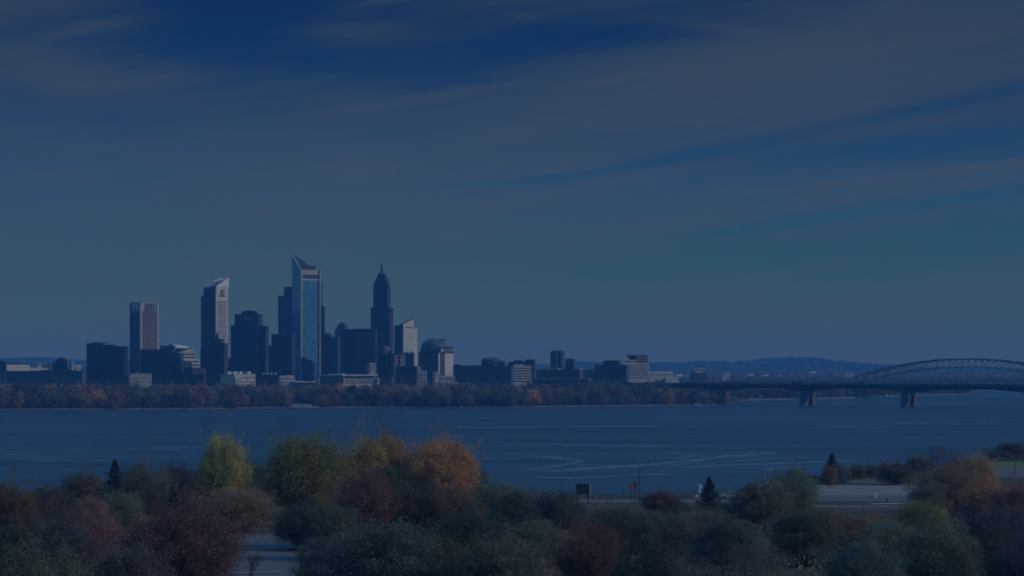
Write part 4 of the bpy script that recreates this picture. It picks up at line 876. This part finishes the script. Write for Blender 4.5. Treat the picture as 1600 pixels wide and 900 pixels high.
# listed foreground trees: centre column, top row, width in px, distance, colour, shape, what sets it apart
FG = [
 (14, 750, 84, 400, 'rust', 'b', 'rounded rust-coloured tree at the left edge below the river'),
 (78, 757, 64, 440, 'purple brown', 'b', 'low purple-brown tree between the rust tree and dark conifer'),
 (130, 737, 66, 450, 'brown', 'b', 'rounded brown tree directly left of the dark conifer on the left'),
 (225, 721, 84, 440, 'brown', 'b', 'broad brown tree directly right of the leftmost conifer'),
 (280, 724, 46, 470, 'purple brown', 'b', 'dark purplish tree behind the second conifer from the left'),
 (190, 768, 76, 370, 'green', 'b', 'green tree below the leftmost conifer'),
 (140, 772, 92, 340, 'red', 'b', 'reddish tree below left of the green tree under the leftmost conifer'),
 (92, 800, 90, 320, 'purple brown', 'b', 'dark maroon tree in the lower left below the brown tree'),
 (20, 815, 90, 320, 'green', 'b', 'dull green tree at the left edge below the rust tree'),
 (285, 782, 150, 300, 'red', 'b', 'largest crimson tree, in the lower left beside the paved lot'),
 (365, 762, 132, 424, 'rust', 'w', 'spreading rust-brown tree just above the paved lot'),
 (350, 677, 78, 480, 'yellow green', 'b', 'tall yellow-green tree left of the larger yellow-green one, against the river'),
 (385, 712, 90, 490, 'dark green', 'b', 'dark green tree between the two yellow-green trees'),
 (325, 728, 60, 500, 'dark green', 'b', 'dark green tree at the foot of the left yellow-green tree'),
 (418, 728, 60, 500, 'dark green', 'b', 'small dark green tree touching the large yellow-green tree on its left'),
 (58, 838, 128, 235, 'olive', 'b', 'broad olive tree filling the bottom left corner'),
 (205, 845, 110, 250, 'purple brown', 'b', 'dusky purple tree at the bottom edge left of the crimson tree'),
 (480, 676, 116, 440, 'yellow green', 'b', 'largest yellow-green tree, in the left middle against the river'),
 (570, 677, 62, 450, 'golden yellow', 'b', 'golden tree behind and above the red tree in the middle'),
 (612, 676, 86, 455, 'orange', 'b', 'orange tree joined to the golden tree on its right side'),
 (690, 680, 94, 450, 'orange', 'b', 'rightmost orange tree standing against the river'),
 (568, 730, 86, 385, 'red', 'b', 'bright red tree below the golden tree'),
 (615, 724, 56, 445, 'olive', 'b', 'olive tree in the shade between the two orange trees'),
 (652, 752, 110, 390, 'brown', 'b', 'brown tree below and between the orange trees'),
 (712, 757, 80, 400, 'rust', 'b', 'rust-brown tree under the rightmost orange tree'),
 (745, 727, 36, 480, 'dark green', 'b', 'narrow dark green tree right beside the rightmost orange tree'),
 (772, 752, 86, 430, 'olive', 'b', 'rounded olive tree right of the narrow dark green tree'),
 (478, 782, 90, 380, 'dark green', 'b', 'dark green tree below the largest yellow-green tree'),
 (525, 788, 80, 360, 'olive', 'b', 'olive tree left below the bright red tree'),
 (600, 812, 170, 270, 'dark green', 'b', 'large dark green tree at the bottom under the bright red tree'),
 (520, 832, 96, 290, 'dark green', 'b', 'dark green tree at the bottom right beside the paved lot'),
 (700, 830, 130, 275, 'olive', 'b', 'olive tree at the bottom edge right of the large dark green one'),
 (790, 836, 120, 265, 'brown', 'b', 'brown tree at the bottom edge below the dark middle trees'),
 (740, 790, 100, 340, 'dark green', 'b', 'dark green tree below the rust-brown and olive trees in the middle'),
 (812, 762, 76, 420, 'olive', 'b', 'olive tree left of the dark billboard'),
 (868, 766, 78, 410, 'dark green', 'b', 'dark green tree immediately left under the billboard'),
 (838, 806, 90, 330, 'green', 'b', 'dull green tree between the billboard and bottom edge'),
 (918, 812, 96, 300, 'red', 'b', 'dark red tree below the billboard'),
 (978, 795, 90, 350, 'green', 'b', 'green tree in front of the promenade below the twin signs'),
 (1034, 766, 60, 480, 'red', 'b', 'small rounded red tree beside the tall lamp post on the promenade'),
 (1040, 800, 90, 360, 'brown', 'b', 'brown tree below the small rounded red tree'),
 (1090, 797, 80, 400, 'brown', 'b', 'brown tree below the little shore conifer'),
 (1130, 806, 100, 330, 'dark green', 'b', 'dark green tree right below the little shore conifer'),
 (1168, 766, 70, 430, 'olive', 'b', 'olive tree with its top at the shoreline right of the shore conifer'),
 (1195, 748, 76, 430, 'brown', 'b', 'brown tree with its top against the river left of the green tree'),
 (1238, 729, 72, 450, 'green', 'b', 'green tree on the shore left of the pale landing'),
 (1262, 792, 110, 350, 'olive', 'b', 'olive tree below the green tree left of the pale landing'),
 (1300, 799, 70, 400, 'rust', 'b', 'rust tree below the left end of the pale landing'),
 (1345, 803, 80, 380, 'rust', 'b', 'low rust tree directly below the pale landing'),
 (1350, 838, 120, 280, 'dark green', 'b', 'dark green tree at the bottom below the pale landing'),
 (1170, 838, 120, 270, 'purple brown', 't', 'nearly leafless purplish tree at the bottom right of centre'),
 (1010, 850, 110, 260, 'dark green', 'b', 'dark green tree at the bottom edge right of the dark red tree'),
 (1090, 858, 90, 255, 'grey brown', 't', 'thin grey-brown tree at the bottom between two dark trees'),
 (1440, 781, 74, 390, 'yellow green', 'b', 'yellow-green tree right below the pale landing'),
 (1455, 812, 130, 290, 'olive', 'b', 'large olive tree at the bottom below the yellow-green one on the right'),
 (1492, 722, 110, 470, 'rust', 'b', 'broad rust-orange tree right of the pale landing'),
 (1524, 708, 54, 480, 'golden yellow', 'b', 'golden tree rising behind the broad rust-orange one on the right'),
 (1545, 745, 70, 430, 'orange', 'b', 'orange tree on the right below the golden one'),
 (1450, 752, 60, 440, 'brown', 'b', 'brown tree between the pale landing and the broad rust-orange tree'),
 (1560, 790, 120, 330, 'purple brown', 'b', 'dark purple tree in the lower right corner area'),
 (1590, 752, 70, 420, 'red', 'b', 'maroon tree at the right edge below the lawn'),
 (1600, 830, 110, 280, 'purple brown', 'b', 'dusky maroon tree in the bottom right corner'),
 (1390, 812, 80, 350, 'green', 'b', 'green tree left of the yellow-green one below the pale landing'),
  (1075, 786, 74, 450, 'olive', 'b', 'low olive tree hiding the ground below the covered boat'),
 (960, 789, 70, 430, 'brown', 'b', 'low brown tree directly below the railing on the promenade'),
 # distant park trees on the point
 (1297, 727, 20, 590, 'rust', 'b', 'small rust tree at the foot of the conifer behind the landing'),
 (1316, 726, 26, 625, 'brown', 'b', 'small brown tree right beside the conifer behind the landing'),
 (1338, 724, 26, 640, 'olive', 'b', 'leftmost olive tree behind the pale landing'),
 (1358, 726, 24, 650, 'olive', 'b', 'olive tree behind the middle of the pale landing'),
 (1400, 722, 52, 605, 'olive', 'b', 'rounded olive tree at the back edge of the pale landing'),
 (1386, 722, 32, 660, 'red', 'b', 'reddish tree behind the rounded olive one at the landing'),
 (1435, 712, 40, 640, 'brown', 'b', 'brown tree behind the lamp post at the landing'),
 (1464, 694, 40, 620, 'grey brown', 't', 'tall nearly bare tree above the broad rust-orange one'),
 (1492, 702, 34, 640, 'purple brown', 't', 'thin purplish tree right of the tall nearly bare one'),
 (1548, 698, 30, 860, 'grey brown', 't', 'thin bare tree left of the right edge group, beyond the lawn'),
 (1562, 704, 30, 870, 'dark green', 'b', 'low dark tree beyond the left part of the lawn'),
 (1582, 690, 46, 880, 'brown', 'b', 'tallest brown tree beyond the lawn at the right edge'),
 (1604, 697, 34, 880, 'purple brown', 'b', 'purplish tree beyond the lawn cut by the right edge'),
]
CON = [(180, 713, 40, 424, 'leftmost dark conifer rising above the brown trees against the river'),
       (271, 750, 28, 424, 'small dark conifer left of the spreading rust-brown tree'),
       (1108, 743, 30, 480, 'small conifer beside the white post on the shore'),
       (1300, 706, 26, 610, 'dark pointed conifer behind the pale landing')]
ntree = 0
rt = random.Random(5)
for (px, top, wd, D, colr, sh, lab) in FG:
    D = min(D, float(interp(px, NEAR))-14)
    g = ground_at(px, D); x = wx(px, D); zt = wz(top, D); ht = (zt-g+.2)*.955; W_ = wd/F*D*1.07
    me = NEARV[ntree % len(NEARV)] if sh in 'bw' else THINV[ntree % 2]
    r_ = tree('broadleaf_tree', me, TR[ntree % 3], x, D, g, W_, ht, leaf(colr), rs=rt); tag(r_, lab, 'tree', 'autumn trees on the near bank'); ntree += 1
for (px, top, wd, D, lab) in CON:
    D = min(D, float(interp(px, NEAR))-14)
    g = ground_at(px, D); x = wx(px, D); ht = (wz(top, D)-g+.2)
    r_ = tree('conifer_tree', CONV[ntree % 2], TRC, x, D, g, wd/F*D*2.2, ht, leaf('dark evergreen'), rs=rt); tag(r_, lab, 'tree', 'conifers on the near bank'); ntree += 1
# bare tree in front of the lot
g = ground_at(391, 300)
r_ = tree('bare_tree', BARE[0], None, wx(391, 300), 300, g, 7.5, wz(838, 300)-g, M_bark, parts=('branches', 'trunk'), rs=rt); tag(r_, 'leafless dark sapling in front of the paved lot at the bottom', 'tree')
for (px, top, D, lab) in ((1437, 760, 425, 'bare pale-branched tree at the right end of the landing'), (1572, 748, 440, 'bare branched tree between the orange and maroon trees on the right')):
    g = ground_at(px, D); r_ = tree('bare_tree', BARE[1], None, wx(px, D), D, g, 8, wz(top, D)-g, mat_plain('pale twigs', (.30, .28, .25), .9), parts=('branches', 'trunk'), rs=rt); tag(r_, lab, 'tree')

# undergrowth trees that fill the slope between the listed ones
SIL = [(0, 775), (100, 775), (160, 780), (300, 770), (420, 770), (520, 750), (700, 765), (800, 790), (870, 795), (960, 803), (1040, 803), (1100, 806), (1170, 790), (1240, 770), (1262, 800), (1440, 802), (1460, 775), (1600, 775)]
WIN = [(335, 486, 812, 893, 300), (1240, 1432, 750, 792, 0)]
fill = []
for (D, rowtop, step, wdm) in ((500, 772, 44, 8), (430, 780, 56, 10), (360, 792, 74, 12), (300, 806, 88, 12), (262, 826, 96, 12), (235, 852, 104, 12), (214, 880, 104, 11)):
    px = -40+rt.uniform(0, 30)
    while px < 1650:
        top = max(rowtop+rt.uniform(-8, 10), interp(px, SIL)+rt.uniform(0, 12)); Wp = wdm*rt.uniform(.8, 1.25)*F/D
        if top > 893: px += step; continue
        ok = True
        for (a, b_, c_, d_, dm) in WIN:
            base = HZ+(EYE-3)*F/D
            if px+Wp*.55 > a and px-Wp*.55 < b_ and top < d_ and base > c_ : ok = False
        if 880 < px < 1165 and top < 794: top = 794+rt.uniform(0, 6)
        for L_ in FG:
            if L_[3] > D and abs(L_[0]-px) < (L_[2]+Wp)*.32 and top-L_[1] < L_[2]*.75: ok = False
        if ok: fill.append((px, top, Wp, D))
        px += step*rt.uniform(.8, 1.3)
cols = ['dark green', 'olive', 'brown', 'red', 'dark green', 'green', 'rust', 'olive', 'purple brown', 'yellow green', 'rust', 'grey brown', 'red']
made = []
for i, (px, top, Wp, D) in enumerate(fill):
    g = ground_at(px, D); ht = (wz(top, D)-g+.2)
    if ht < 2.5: continue
    cn = cols[rt.randrange(len(cols))]
    r_ = tree('broadleaf_tree', NEARV[rt.randrange(6)], TR[i % 3], wx(px, D), D, g, Wp/F*D, ht, leaf(cn), rs=rt)
    made.append([px, D, cn, r_])
# labels: colour, row and place in the row
rown = {500: 'top thicket row', 430: 'second thicket row', 360: 'third thicket row', 300: 'middle thicket row', 262: 'fifth thicket row', 235: 'lower thicket row', 214: 'bottom thicket row'}
from collections import defaultdict
gr = defaultdict(list)
for t in made: gr[(t[1], t[2])].append(t)
for (D, cn), L in gr.items():
    L.sort(key=lambda t: t[0])
    for i, t in enumerate(L):
        pos = 'only one' if len(L) == 1 else nth(i, len(L))
        tag(t[3], f'{cn} tree, {pos} of its colour in the {rown[D]}', 'tree', 'thicket trees on the near bank')

# far bank trees: individual crowns in two or three rows
AN = [(0, 'left edge low sheds'), (80, 'small stepped dark tower'), (135, 'wide navy block'), (204, 'brown tower'), (250, 'shallow white dome'), (305, 'slanted pale tower'), (360, 'stepped dark tower'),
      (424, 'glass tower left side'), (470, 'tallest glass tower'), (505, 'long convention hall'), (560, 'banded dark block'), (590, 'spire tower'), (620, 'white slanted tower'), (654, 'domed block'), (710, 'long dark office block'),
      (760, 'arched dark roofline'), (800, 'pale banded building'), (838, 'lone dark tower'), (900, 'small pale ribbed block'), (930, 'slate penthouse block'), (972, 'pale gridded block'), (1014, 'bridge abutment'), (1085, 'bridge first span'), (1200, 'bridge second span'), (1300, 'bridge third span'), (1425, 'arch bridge')]
farl = []
rf = random.Random(3)
palF = ['brown', 'rust', 'olive', 'rust', 'brown', 'brown', 'rust', 'brown', 'grey brown', 'brown', 'grey brown', 'olive', 'rust', 'dark green', 'orange', 'purple brown']
for row, (off, step, tops) in enumerate(((11, 19, (606, 618)), (50, 20, (600, 608)), (110, 24, (597, 603)))):
    px = -20
    while px < 1150:
        sh = interp(px, FARS); D = sh+off+rf.uniform(-7, 10)
        if px > 1035 and row: 
            px += step; continue
        if px > 1090: tops = (612, 618)
        top = rf.uniform(*tops)
        if row == 2 and 870 < px < 1035: top -= 4
        if 1035 < px <= 1090: top = rf.uniform(609, 615)
        farl.append([px, D, top, row, rf.choice(palF) if not (row == 2 and 850 < px < 1020) else rf.choice(['dark green', 'dark green', 'olive'])]); px += step*rf.uniform(.75, 1.3)
for px in list(np.arange(1152, 1425, 9.5))+list(np.arange(1428, 1516, 9.5)):
    D = interp(px, FARS)+30+rf.uniform(-8, 30); farl.append([px+rf.uniform(-2, 2), D, rf.uniform(600, 608) if px < 1425 else rf.uniform(602, 608), 3, rf.choice(['rust', 'purple brown', 'brown', 'grey brown', 'purple brown'])])
gr = defaultdict(list)
for i, (px, D, top, row, cn) in enumerate(farl):
    g = float(far_h(np.array(px), np.array(D))); ht = (wz(top, D)-g)
    r_ = tree('broadleaf_tree', FARV[i % 5], TR[i % 3] if row == 0 else None, wx(px, D), D, g, max(ht*rf.uniform(.75, 1.05), 11), ht, leaf(cn), rs=rf)
    an = [a for a in AN if a[0] <= max(px, 0)][-1][1]
    gr[(an, row, cn)].append((px, r_))
rw = ['far shoreline', 'far second-row', 'far back-row', 'far waterside']
for (an, row, cn), L in gr.items():
    L.sort(key=lambda t: t[0])
    for i, (px, r_) in enumerate(L):
        pos = '' if len(L) == 1 else ', ' + nth(i, len(L))
        tag(r_, f'{cn} {rw[row]} tree below {an}{pos}', 'tree', 'trees along the far bank')

# distant wooded slope: nobody could count it
r = np.random.default_rng(12)
def stuffwood(name, n, p0, p1, d0, d1, hlo, hhi, size, colr, dens=None):
    PX = r.uniform(p0, p1, n); DD = r.uniform(d0, d1, n); ok = DD > interp(PX, FARS)+25; PX = PX[ok]; DD = DD[ok]
    cl = r.uniform(.3, 1, len(PX)); H = far_h(PX, DD); k = 9
    Px = np.repeat(PX, k); Dx = np.repeat(DD, k); Hx = np.repeat(H, k); cx = np.repeat(cl, k)
    X_ = (Px-800)/F*Dx + r.normal(size=len(Px))*5; Y_ = Dx+r.normal(size=len(Px))*5; Z_ = Hx+r.uniform(.1, 1, len(Px))*(hlo+(hhi-hlo)*cx)
    me = quads_mesh(name, np.stack([X_, Y_, Z_], 1), unit(r.normal(size=(len(X_), 3))+np.array([.3, -.4, .6])), size, r)
    me.materials.append(leaf(colr)); o = bpy.data.objects.new(name, me); C.objects.link(o); o['kind'] = 'stuff'; return o
stuffwood('distant_woods', 2600, 1020, 1700, 2900, 5200, 7, 15, 4.2, 'purple brown')
stuffwood('distant_woods', 2200, 1020, 1800, 4300, 6800, 8, 15, 5.5, 'grey brown')
stuffwood('distant_woods', 2600, -80, 1040, 2400, 3600, 8, 15, 3.5, 'brown')
stuffwood('hill_forest', 2600, 900, 1800, 8600, 10300, 3, 8, 6, 'dark green')
stuffwood('hill_forest', 900, -150, 300, 8600, 10300, 3, 8, 6, 'dark green')
n = 3400; PX = r.uniform(-60, 1150, n); DD = interp(PX, FARS)+r.uniform(6, 45, n); H = far_h(PX, DD); k = 8
me = quads_mesh('shore_brush', np.stack([np.repeat((PX-800)/F*DD, k)+r.normal(size=n*k)*2.5, np.repeat(DD, k)+r.normal(size=n*k)*2.5, np.repeat(H, k)+r.uniform(0, 1, n*k)**1.5*5.5], 1), unit(r.normal(size=(n*k, 3))+np.array([0, 0, .5])), 1.0, r)
me.materials.append(leaf('grey brown')); o = bpy.data.objects.new('shore_brush', me); C.objects.link(o); o['kind'] = 'stuff'
# shoreline brush on the near bank
r = np.random.default_rng(3)
def brush(n, p0, p1, off0, off1, h, size, colr):
    PX = r.uniform(p0, p1, n); DD = interp(PX, NEAR)-r.uniform(off0, off1, n); H = near_h(PX, DD); k = 7
    X_ = np.repeat((PX-800)/F*DD, k)+r.normal(size=n*k)*.7; Y_ = np.repeat(DD, k)+r.normal(size=n*k)*.7; Z_ = np.repeat(H, k)+r.uniform(0, 1, n*k)*h
    me = quads_mesh('undergrowth', np.stack([X_, Y_, Z_], 1), unit(r.normal(size=(n*k, 3))+np.array([0, 0, .5])), size, r); me.materials.append(leaf(colr))
    o = bpy.data.objects.new('undergrowth', me); C.objects.link(o); o['kind'] = 'stuff'
brush(2500, -60, 870, 4, 60, 1.4, .45, 'brown'); brush(350, 900, 1240, 8, 12, .4, .25, 'olive'); brush(700, 1260, 1700, 8, 26, 1.0, .4, 'brown')
brush(4000, -60, 1680, 250, 420, 1.6, .5, 'dark green') if False else None
PX = r.uniform(-60, 1680, 9000); DD = r.uniform(200, 520, 9000)
okk = ~((PX > 325) & (PX < 500)) & ~((PX > 860) & (DD > 455)); PX = PX[okk]; DD = DD[okk]
H = near_h(PX, DD); k = 7; n = len(PX)
me = quads_mesh('undergrowth', np.stack([np.repeat((PX-800)/F*DD, k)+r.normal(size=n*k)*.9, np.repeat(DD, k)+r.normal(size=n*k)*.9, np.repeat(H, k)+r.uniform(0, 1, n*k)*2.4], 1), unit(r.normal(size=(n*k, 3))+np.array([0, 0, .5])), .26, r)
me.materials.append(leaf('brown')); o = bpy.data.objects.new('undergrowth', me); C.objects.link(o); o['kind'] = 'stuff'

# ------------------------------------------------------------------ small things on the near shore
def post(px, top, base, label, arm=None, r0=.10, white=False):
    D = F*(EYE-3.03)/(base-HZ); o = empty('lamp_post', (wx(px, D), D, 3.0)); h = wz(top, D)-3.0
    MB().tube((0, 0, 0), (0, 0, h), r0*1.3, r0*.8, 8).build('pole', M_steel, o); MB().lathe(0, 0, [(r0*2.4, 0), (r0*2.2, .5), (r0*1.4, .7)], 8).build('base', M_conc, o)
    a = arm or 1.6
    MB().tube((0, 0, h-.15), (a, 0, h+.15), .06, .05, 6).build('arm', M_steel, o)
    MB().frustum([(a-.1, -.18, h+.06), (a+.8, -.18, h+.06), (a+.8, .18, h+.06), (a-.1, .18, h+.06)], [(a, -.1, h+.24), (a+.7, -.1, h+.24), (a+.7, .1, h+.24), (a, .1, h+.24)]).build('lamp_head', M_steel, o)
    tag(o, label, 'lamp post', 'lamp posts along the shore'); return o
post(999, 732, 785, 'tall dark lamp post beside the twin orange signs on the promenade', r0=.14)
post(1421, 704, 762, 'slim lamp post at the right end of the pale landing', r0=.12)
post(1534, 691, 735, 'lamp post at the left end of the green lawn', r0=.12)
post(1586, 713, 742, 'short lamp post on the road before the lawn', r0=.12)
post(422, 708, 765, 'lamp post between the two yellow-green trees', r0=.12)
post(1254, 720, 765, 'lamp post just right of the green tree on the shore', r0=.10)

# billboard seen from its dark back
D = F*(EYE-3.03)/(786-HZ); x0, x1 = wx(900, D), wx(921, D)
o = empty('billboard', ((x0+x1)/2, D, 3.0), R(-8)); tag(o, 'dark back of a large board on two posts above the trees at the shore', 'billboard')
hw = (x1-x0)/2; zt = wz(757.5, D)-3; zb = wz(772.5, D)-3
MB().box(-hw, hw, -.15, .15, zb, zt).build('panel', M_steel, o); MB().box(hw, hw+.25, -.22, .3, zb-.2, zt+.1).build('frame', M_pale, o); MB().box(-hw, hw, -.22, .22, zt, zt+.15).build('frame', M_steel, o)
for s_ in (-.8, .8): MB().box(hw*s_-.12, hw*s_+.12, -.1, .1, 0, zb).build('post', M_steel, o)
for s_ in (-.4, .4): MB().bar((hw*s_, .3, zb), (hw*s_, .3, zt), .12).build('strut', M_steel, o)
M_orange = mat_plain('faded orange sign paint', (.22, .09, .07), .6)
for i, px in enumerate((986, 992.5)):
    D = F*(EYE-3.03)/(784-HZ); o = empty('shore_sign', (wx(px, D), D+i*1.2, 3.0), R(12-20*i)); tag(o, ['left', 'right'][i]+' one of two narrow orange signs left of the tall lamp post', 'sign', 'orange signs on the promenade')
    zt = wz(755, D)-3; zb = wz(763.5, D)-3
    MB().box(-.42, .42, -.05, .05, zb, zt).build('panel', M_orange, o); MB().box(-.46, .46, -.07, .07, zt, zt+.08).build('frame', M_steel, o); MB().box(-.07, .07, -.06, .06, 0, zb).build('post', M_steel, o)
    if i == 0: MB().box(-.5, -.42, -.06, .06, zb, zt).build('frame', M_steel, o)
# rail
D = F*(EYE-3.03)/(786-HZ); o = empty('railing', (wx(937, D), D, 3.0)); tag(o, 'thin open railing on the promenade between billboard and orange signs', 'railing')
ln = wx(956, D)-wx(937, D); hgt = wz(773.5, D)-3
MB().bar((0, 0, hgt), (ln, 0, hgt), .10).build('top_rail', M_steel, o); MB().bar((0, 0, hgt*.5), (ln, 0, hgt*.5), .05).build('mid_rail', M_steel, o)
for i in range(4): MB().bar((ln*i/3, 0, 0), (ln*i/3, 0, hgt), .10).build('post', M_steel, o)
# beached covered boat
D = F*(EYE-3.03)/(779-HZ); o = empty('boat', (wx(1078, D), D, 3.05), R(6)); tag(o, 'dark covered boat drawn up on the shore beside the small conifer', 'boat')
Lb = wx(1091, D)-wx(1065, D)
hull = MB(); sec = []
for t in np.linspace(0, 1, 9):
    wdt = .9*math.sin(math.pi*min(1, (.12+t*.88)))**.5*(1 if t > .1 else .8); sec.append([(-Lb/2+Lb*t, -wdt, .95+.25*(1-t)), (-Lb/2+Lb*t, -wdt*.55, .25+.2*(1-t)), (-Lb/2+Lb*t, wdt*.55, .25+.2*(1-t)), (-Lb/2+Lb*t, wdt, .95+.25*(1-t))])
vs = [p for s_ in sec for p in s_]; fs = [(4*i+j, 4*i+(j+1) % 4, 4*i+4+(j+1) % 4, 4*i+4+j) for i in range(8) for j in range(4)]+[(0, 3, 2, 1), (32, 33, 34, 35)]
hull.poly(vs, fs).build('hull', M_pale, o)
MB().poly([(-Lb*.46, -.6, 1.15), (Lb*.42, -.9, 1.0), (Lb*.42, .9, 1.0), (-Lb*.46, .6, 1.15), (-Lb*.1, 0, 1.5), (Lb*.36, 0, 2.05)], [(0, 1, 5, 4), (2, 3, 4, 5), (0, 4, 3), (1, 2, 5), (0, 3, 2, 1)]).build('cover', M_steel, o)
MB().bar((-Lb*.42, 0, 1.1), (-Lb*.46, 0, 1.7), .07).build('bow_rail', M_steel, o)
D = F*(EYE-3.03)/(780-HZ); o = empty('shore_marker', (wx(1093.5, D), D, 3.0)); tag(o, 'white post with a slanted board beside the small shore conifer', 'marker post')
h = wz(756, D)-3
MB().box(-.22, .22, -.12, .12, 0, h*.85).build('post', M_white, o); MB().poly([(-.25, -.16, h*.85), (.55, -.16, h*.7), (.55, -.1, h*.8), (-.1, -.1, h)], [(0, 1, 2, 3)]).build('board', M_white, o)
# cars
def car(px, base, colr, label, rz=0):
    D = F*(EYE-3.03)/(base-HZ); o = empty('parked_car', (wx(px, D), D, 3.05), R(rz)); tag(o, label, 'car', 'cars parked near the shore')
    prof = [(-2.15, .35), (-2.2, .75), (-2.0, .95), (-1.35, 1.0), (-.75, 1.42), (.65, 1.45), (1.3, 1.02), (2.05, .9), (2.2, .6), (2.15, .35)]
    n_ = len(prof); vs = [(x_, -.85, z_) for x_, z_ in prof]+[(x_, .85, z_) for x_, z_ in prof]
    MB().poly(vs, [tuple(range(n_)), tuple(range(2*n_-1, n_-1, -1))]+[(i, n_+i, n_+(i+1) % n_, (i+1) % n_) for i in range(n_)]).build('body', colr, o)
    for s_ in (-1, 1): MB().poly([(-1.2, s_*.87, 1.02), (-.72, s_*.87, 1.36), (.6, s_*.87, 1.38), (1.15, s_*.87, 1.03)], [(0, 1, 2, 3)]).build('side_window', M_glassband, o)
    for a in (-1.35, 1.35):
        for s_ in (-.8, .8): MB().tube((a, s_-.12, .32), (a, s_+.12, .32), .33, None, 14).build('wheel', M_roof, o)
car(1140, 779, M_pale, 'pale car parked on the shore right of the small conifer', 5)
car(1309, 752.5, M_steel, 'dark car at the back edge of the pale landing', 8)
car(1269, 750.5, M_roof, 'dark car left of the conifer behind the landing', 3)
car(1402, 754, M_white, 'white car under the rounded olive tree at the landing', 25)
# kiosk and ground cabinet
D = F*(EYE-3.03)/(824-HZ); o = empty('utility_box', (wx(351, D), D, 3.0)); tag(o, 'small pale upright cabinet at the corner of the paved lot', 'cabinet')
h = wz(812.5, D)-3; MB().box(-.38, .38, -.3, .3, .12, h).build('body', M_pale, o); MB().box(-.42, .42, -.34, .34, h, h+.08).build('lid', M_white, o); MB().box(-.45, .45, -.38, .38, 0, .12).build('plinth', M_conc, o); MB().box(-.3, .3, -.33, -.3, .25, h-.15).build('door', M_white, o)
# bollards / kerb stones on the landing
for i, px in enumerate((1368, 1386, 1371)):
    by = (778, 784.5, 777)[i]
    if i == 2: continue
    D = F*(EYE-3.03)/(by-HZ); o = MB().lathe(0, 0, [(.2, 0), (.2, .9), (.12, 1.05)], 10).build('bollard', M_white if i == 0 else M_steel); o.location = (wx(px, D), D, 3.03)
    tag(o, ['pale', 'dark'][i]+' bollard in front of the pale landing', 'bollard')

# ------------------------------------------------------------------ docks and boats at the far shore
def dock(px0, px1, py, h, label, mat=M_pale, name='dock', cat='dock'):
    D = F*EYE/(py-HZ); o = empty(name, (wx(px0, D), D, 0)); tag(o, label, cat)
    ln = (px1-px0)/F*D; MB().box(0, ln, -3, 3, .5, h).build('deck', mat, o)
    n_ = max(3, int(ln/8)); 
    for i in range(n_): MB().tube((ln*(i+.5)/n_, -2.6, -2), (ln*(i+.5)/n_, -2.6, h+1.2), .25).build('pile', M_steel, o)
    return o, ln
o, ln = dock(450, 497, 637.5, 1.6, 'long pale dock at the far shore below the tallest glass tower')
MB().box(ln*.1, ln*.75, -1.5, 2.5, 1.6, 3.2).build('shed', M_pale, o); MB().box(ln*.08, ln*.77, -1.9, 2.9, 3.2, 3.5).build('shed_roof', M_white, o)
o, ln = dock(372, 398, 637.5, 1.4, 'short dock with a reddish hut at the far shore under the battlemented hall'); MB().box(ln*.2, ln*.8, -1.5, 2, 1.4, 3.2).build('hut', M_orange, o); MB().box(ln*.15, ln*.85, -1.9, 2.4, 3.2, 3.5).build('hut_roof', M_white, o)
dock(296, 340, 638, 1.1, 'low thin landing stage at the far shore under the slanted pale tower')
dock(1096, 1104, 632, 1.6, 'tiny dock at the far shore left of the first bridge pier')
def boat(px, py, L, label, mast=0):
    D = F*EYE/(py-HZ); o = empty('moored_boat', (wx(px, D), D, 0), R(random.uniform(-20, 20))); tag(o, label, 'boat', 'boats moored along the far shore')
    sec = []
    for t in np.linspace(0, 1, 7):
        wdt = L*.15*math.sin(math.pi*min(1, .15+.85*(1-t)))**.6+.1; z_ = L*.11+L*.06*t; sec += [(-L/2+L*t, -wdt, z_), (-L/2+L*t, -wdt*.6, -.2), (-L/2+L*t, wdt*.6, -.2), (-L/2+L*t, wdt, z_)]
    MB().poly(sec, [(4*i+j, 4*i+(j+1) % 4, 4*i+4+(j+1) % 4, 4*i+4+j) for i in range(6) for j in range(4)]+[(0, 3, 2, 1), (24, 25, 26, 27)]).build('hull', M_white, o)
    MB().frustum([(-L*.25, -L*.09, L*.11), (L*.18, -L*.09, L*.11), (L*.18, L*.09, L*.11), (-L*.25, L*.09, L*.11)], [(-L*.2, -L*.07, L*.27), (L*.06, -L*.07, L*.27), (L*.06, L*.07, L*.27), (-L*.2, L*.07, L*.27)]).build('cabin', M_white, o)
    if mast: MB().tube((0, 0, L*.2), (0, 0, mast), .16, .1, 5).build('mast', M_steel, o)
for (px, py, L, lab, ms) in ((1190, 624.5, 22, 'white cabin boat moored between the first and second bridge piers', 0), (1174, 625, 12, 'smaller boat left of the white cabin boat beyond the bridge', 0),
    (1347, 620.5, 17, 'leftmost of three white boats between the last two bridge piers', 14), (1359, 620.5, 14, 'middle of three white boats between the last two bridge piers', 0), (1377, 619.8, 19, 'rightmost of three white boats between the last two bridge piers', 16),
    (300, 638.6, 9, 'first small white boat from the left at the landing stage under the slanted tower', 6), (309, 638.7, 8, 'second small white boat from the left at the landing stage', 0), (320, 638.6, 10, 'third small white boat from the left at the landing stage', 8),
    (331, 638.6, 8, 'fourth small white boat from the left at the landing stage', 0), (346, 638.4, 9, 'fifth small white boat from the left, just right of the landing stage', 7), (1088, 634.5, 10, 'small white boat at the far shore left of the first bridge pier', 0),
    (1574, 611.3, 22, 'lone small boat far up the river near the right edge', 0)): boat(px, py, L, lab, ms)
print('trees', ntree, len(made), len(farl))
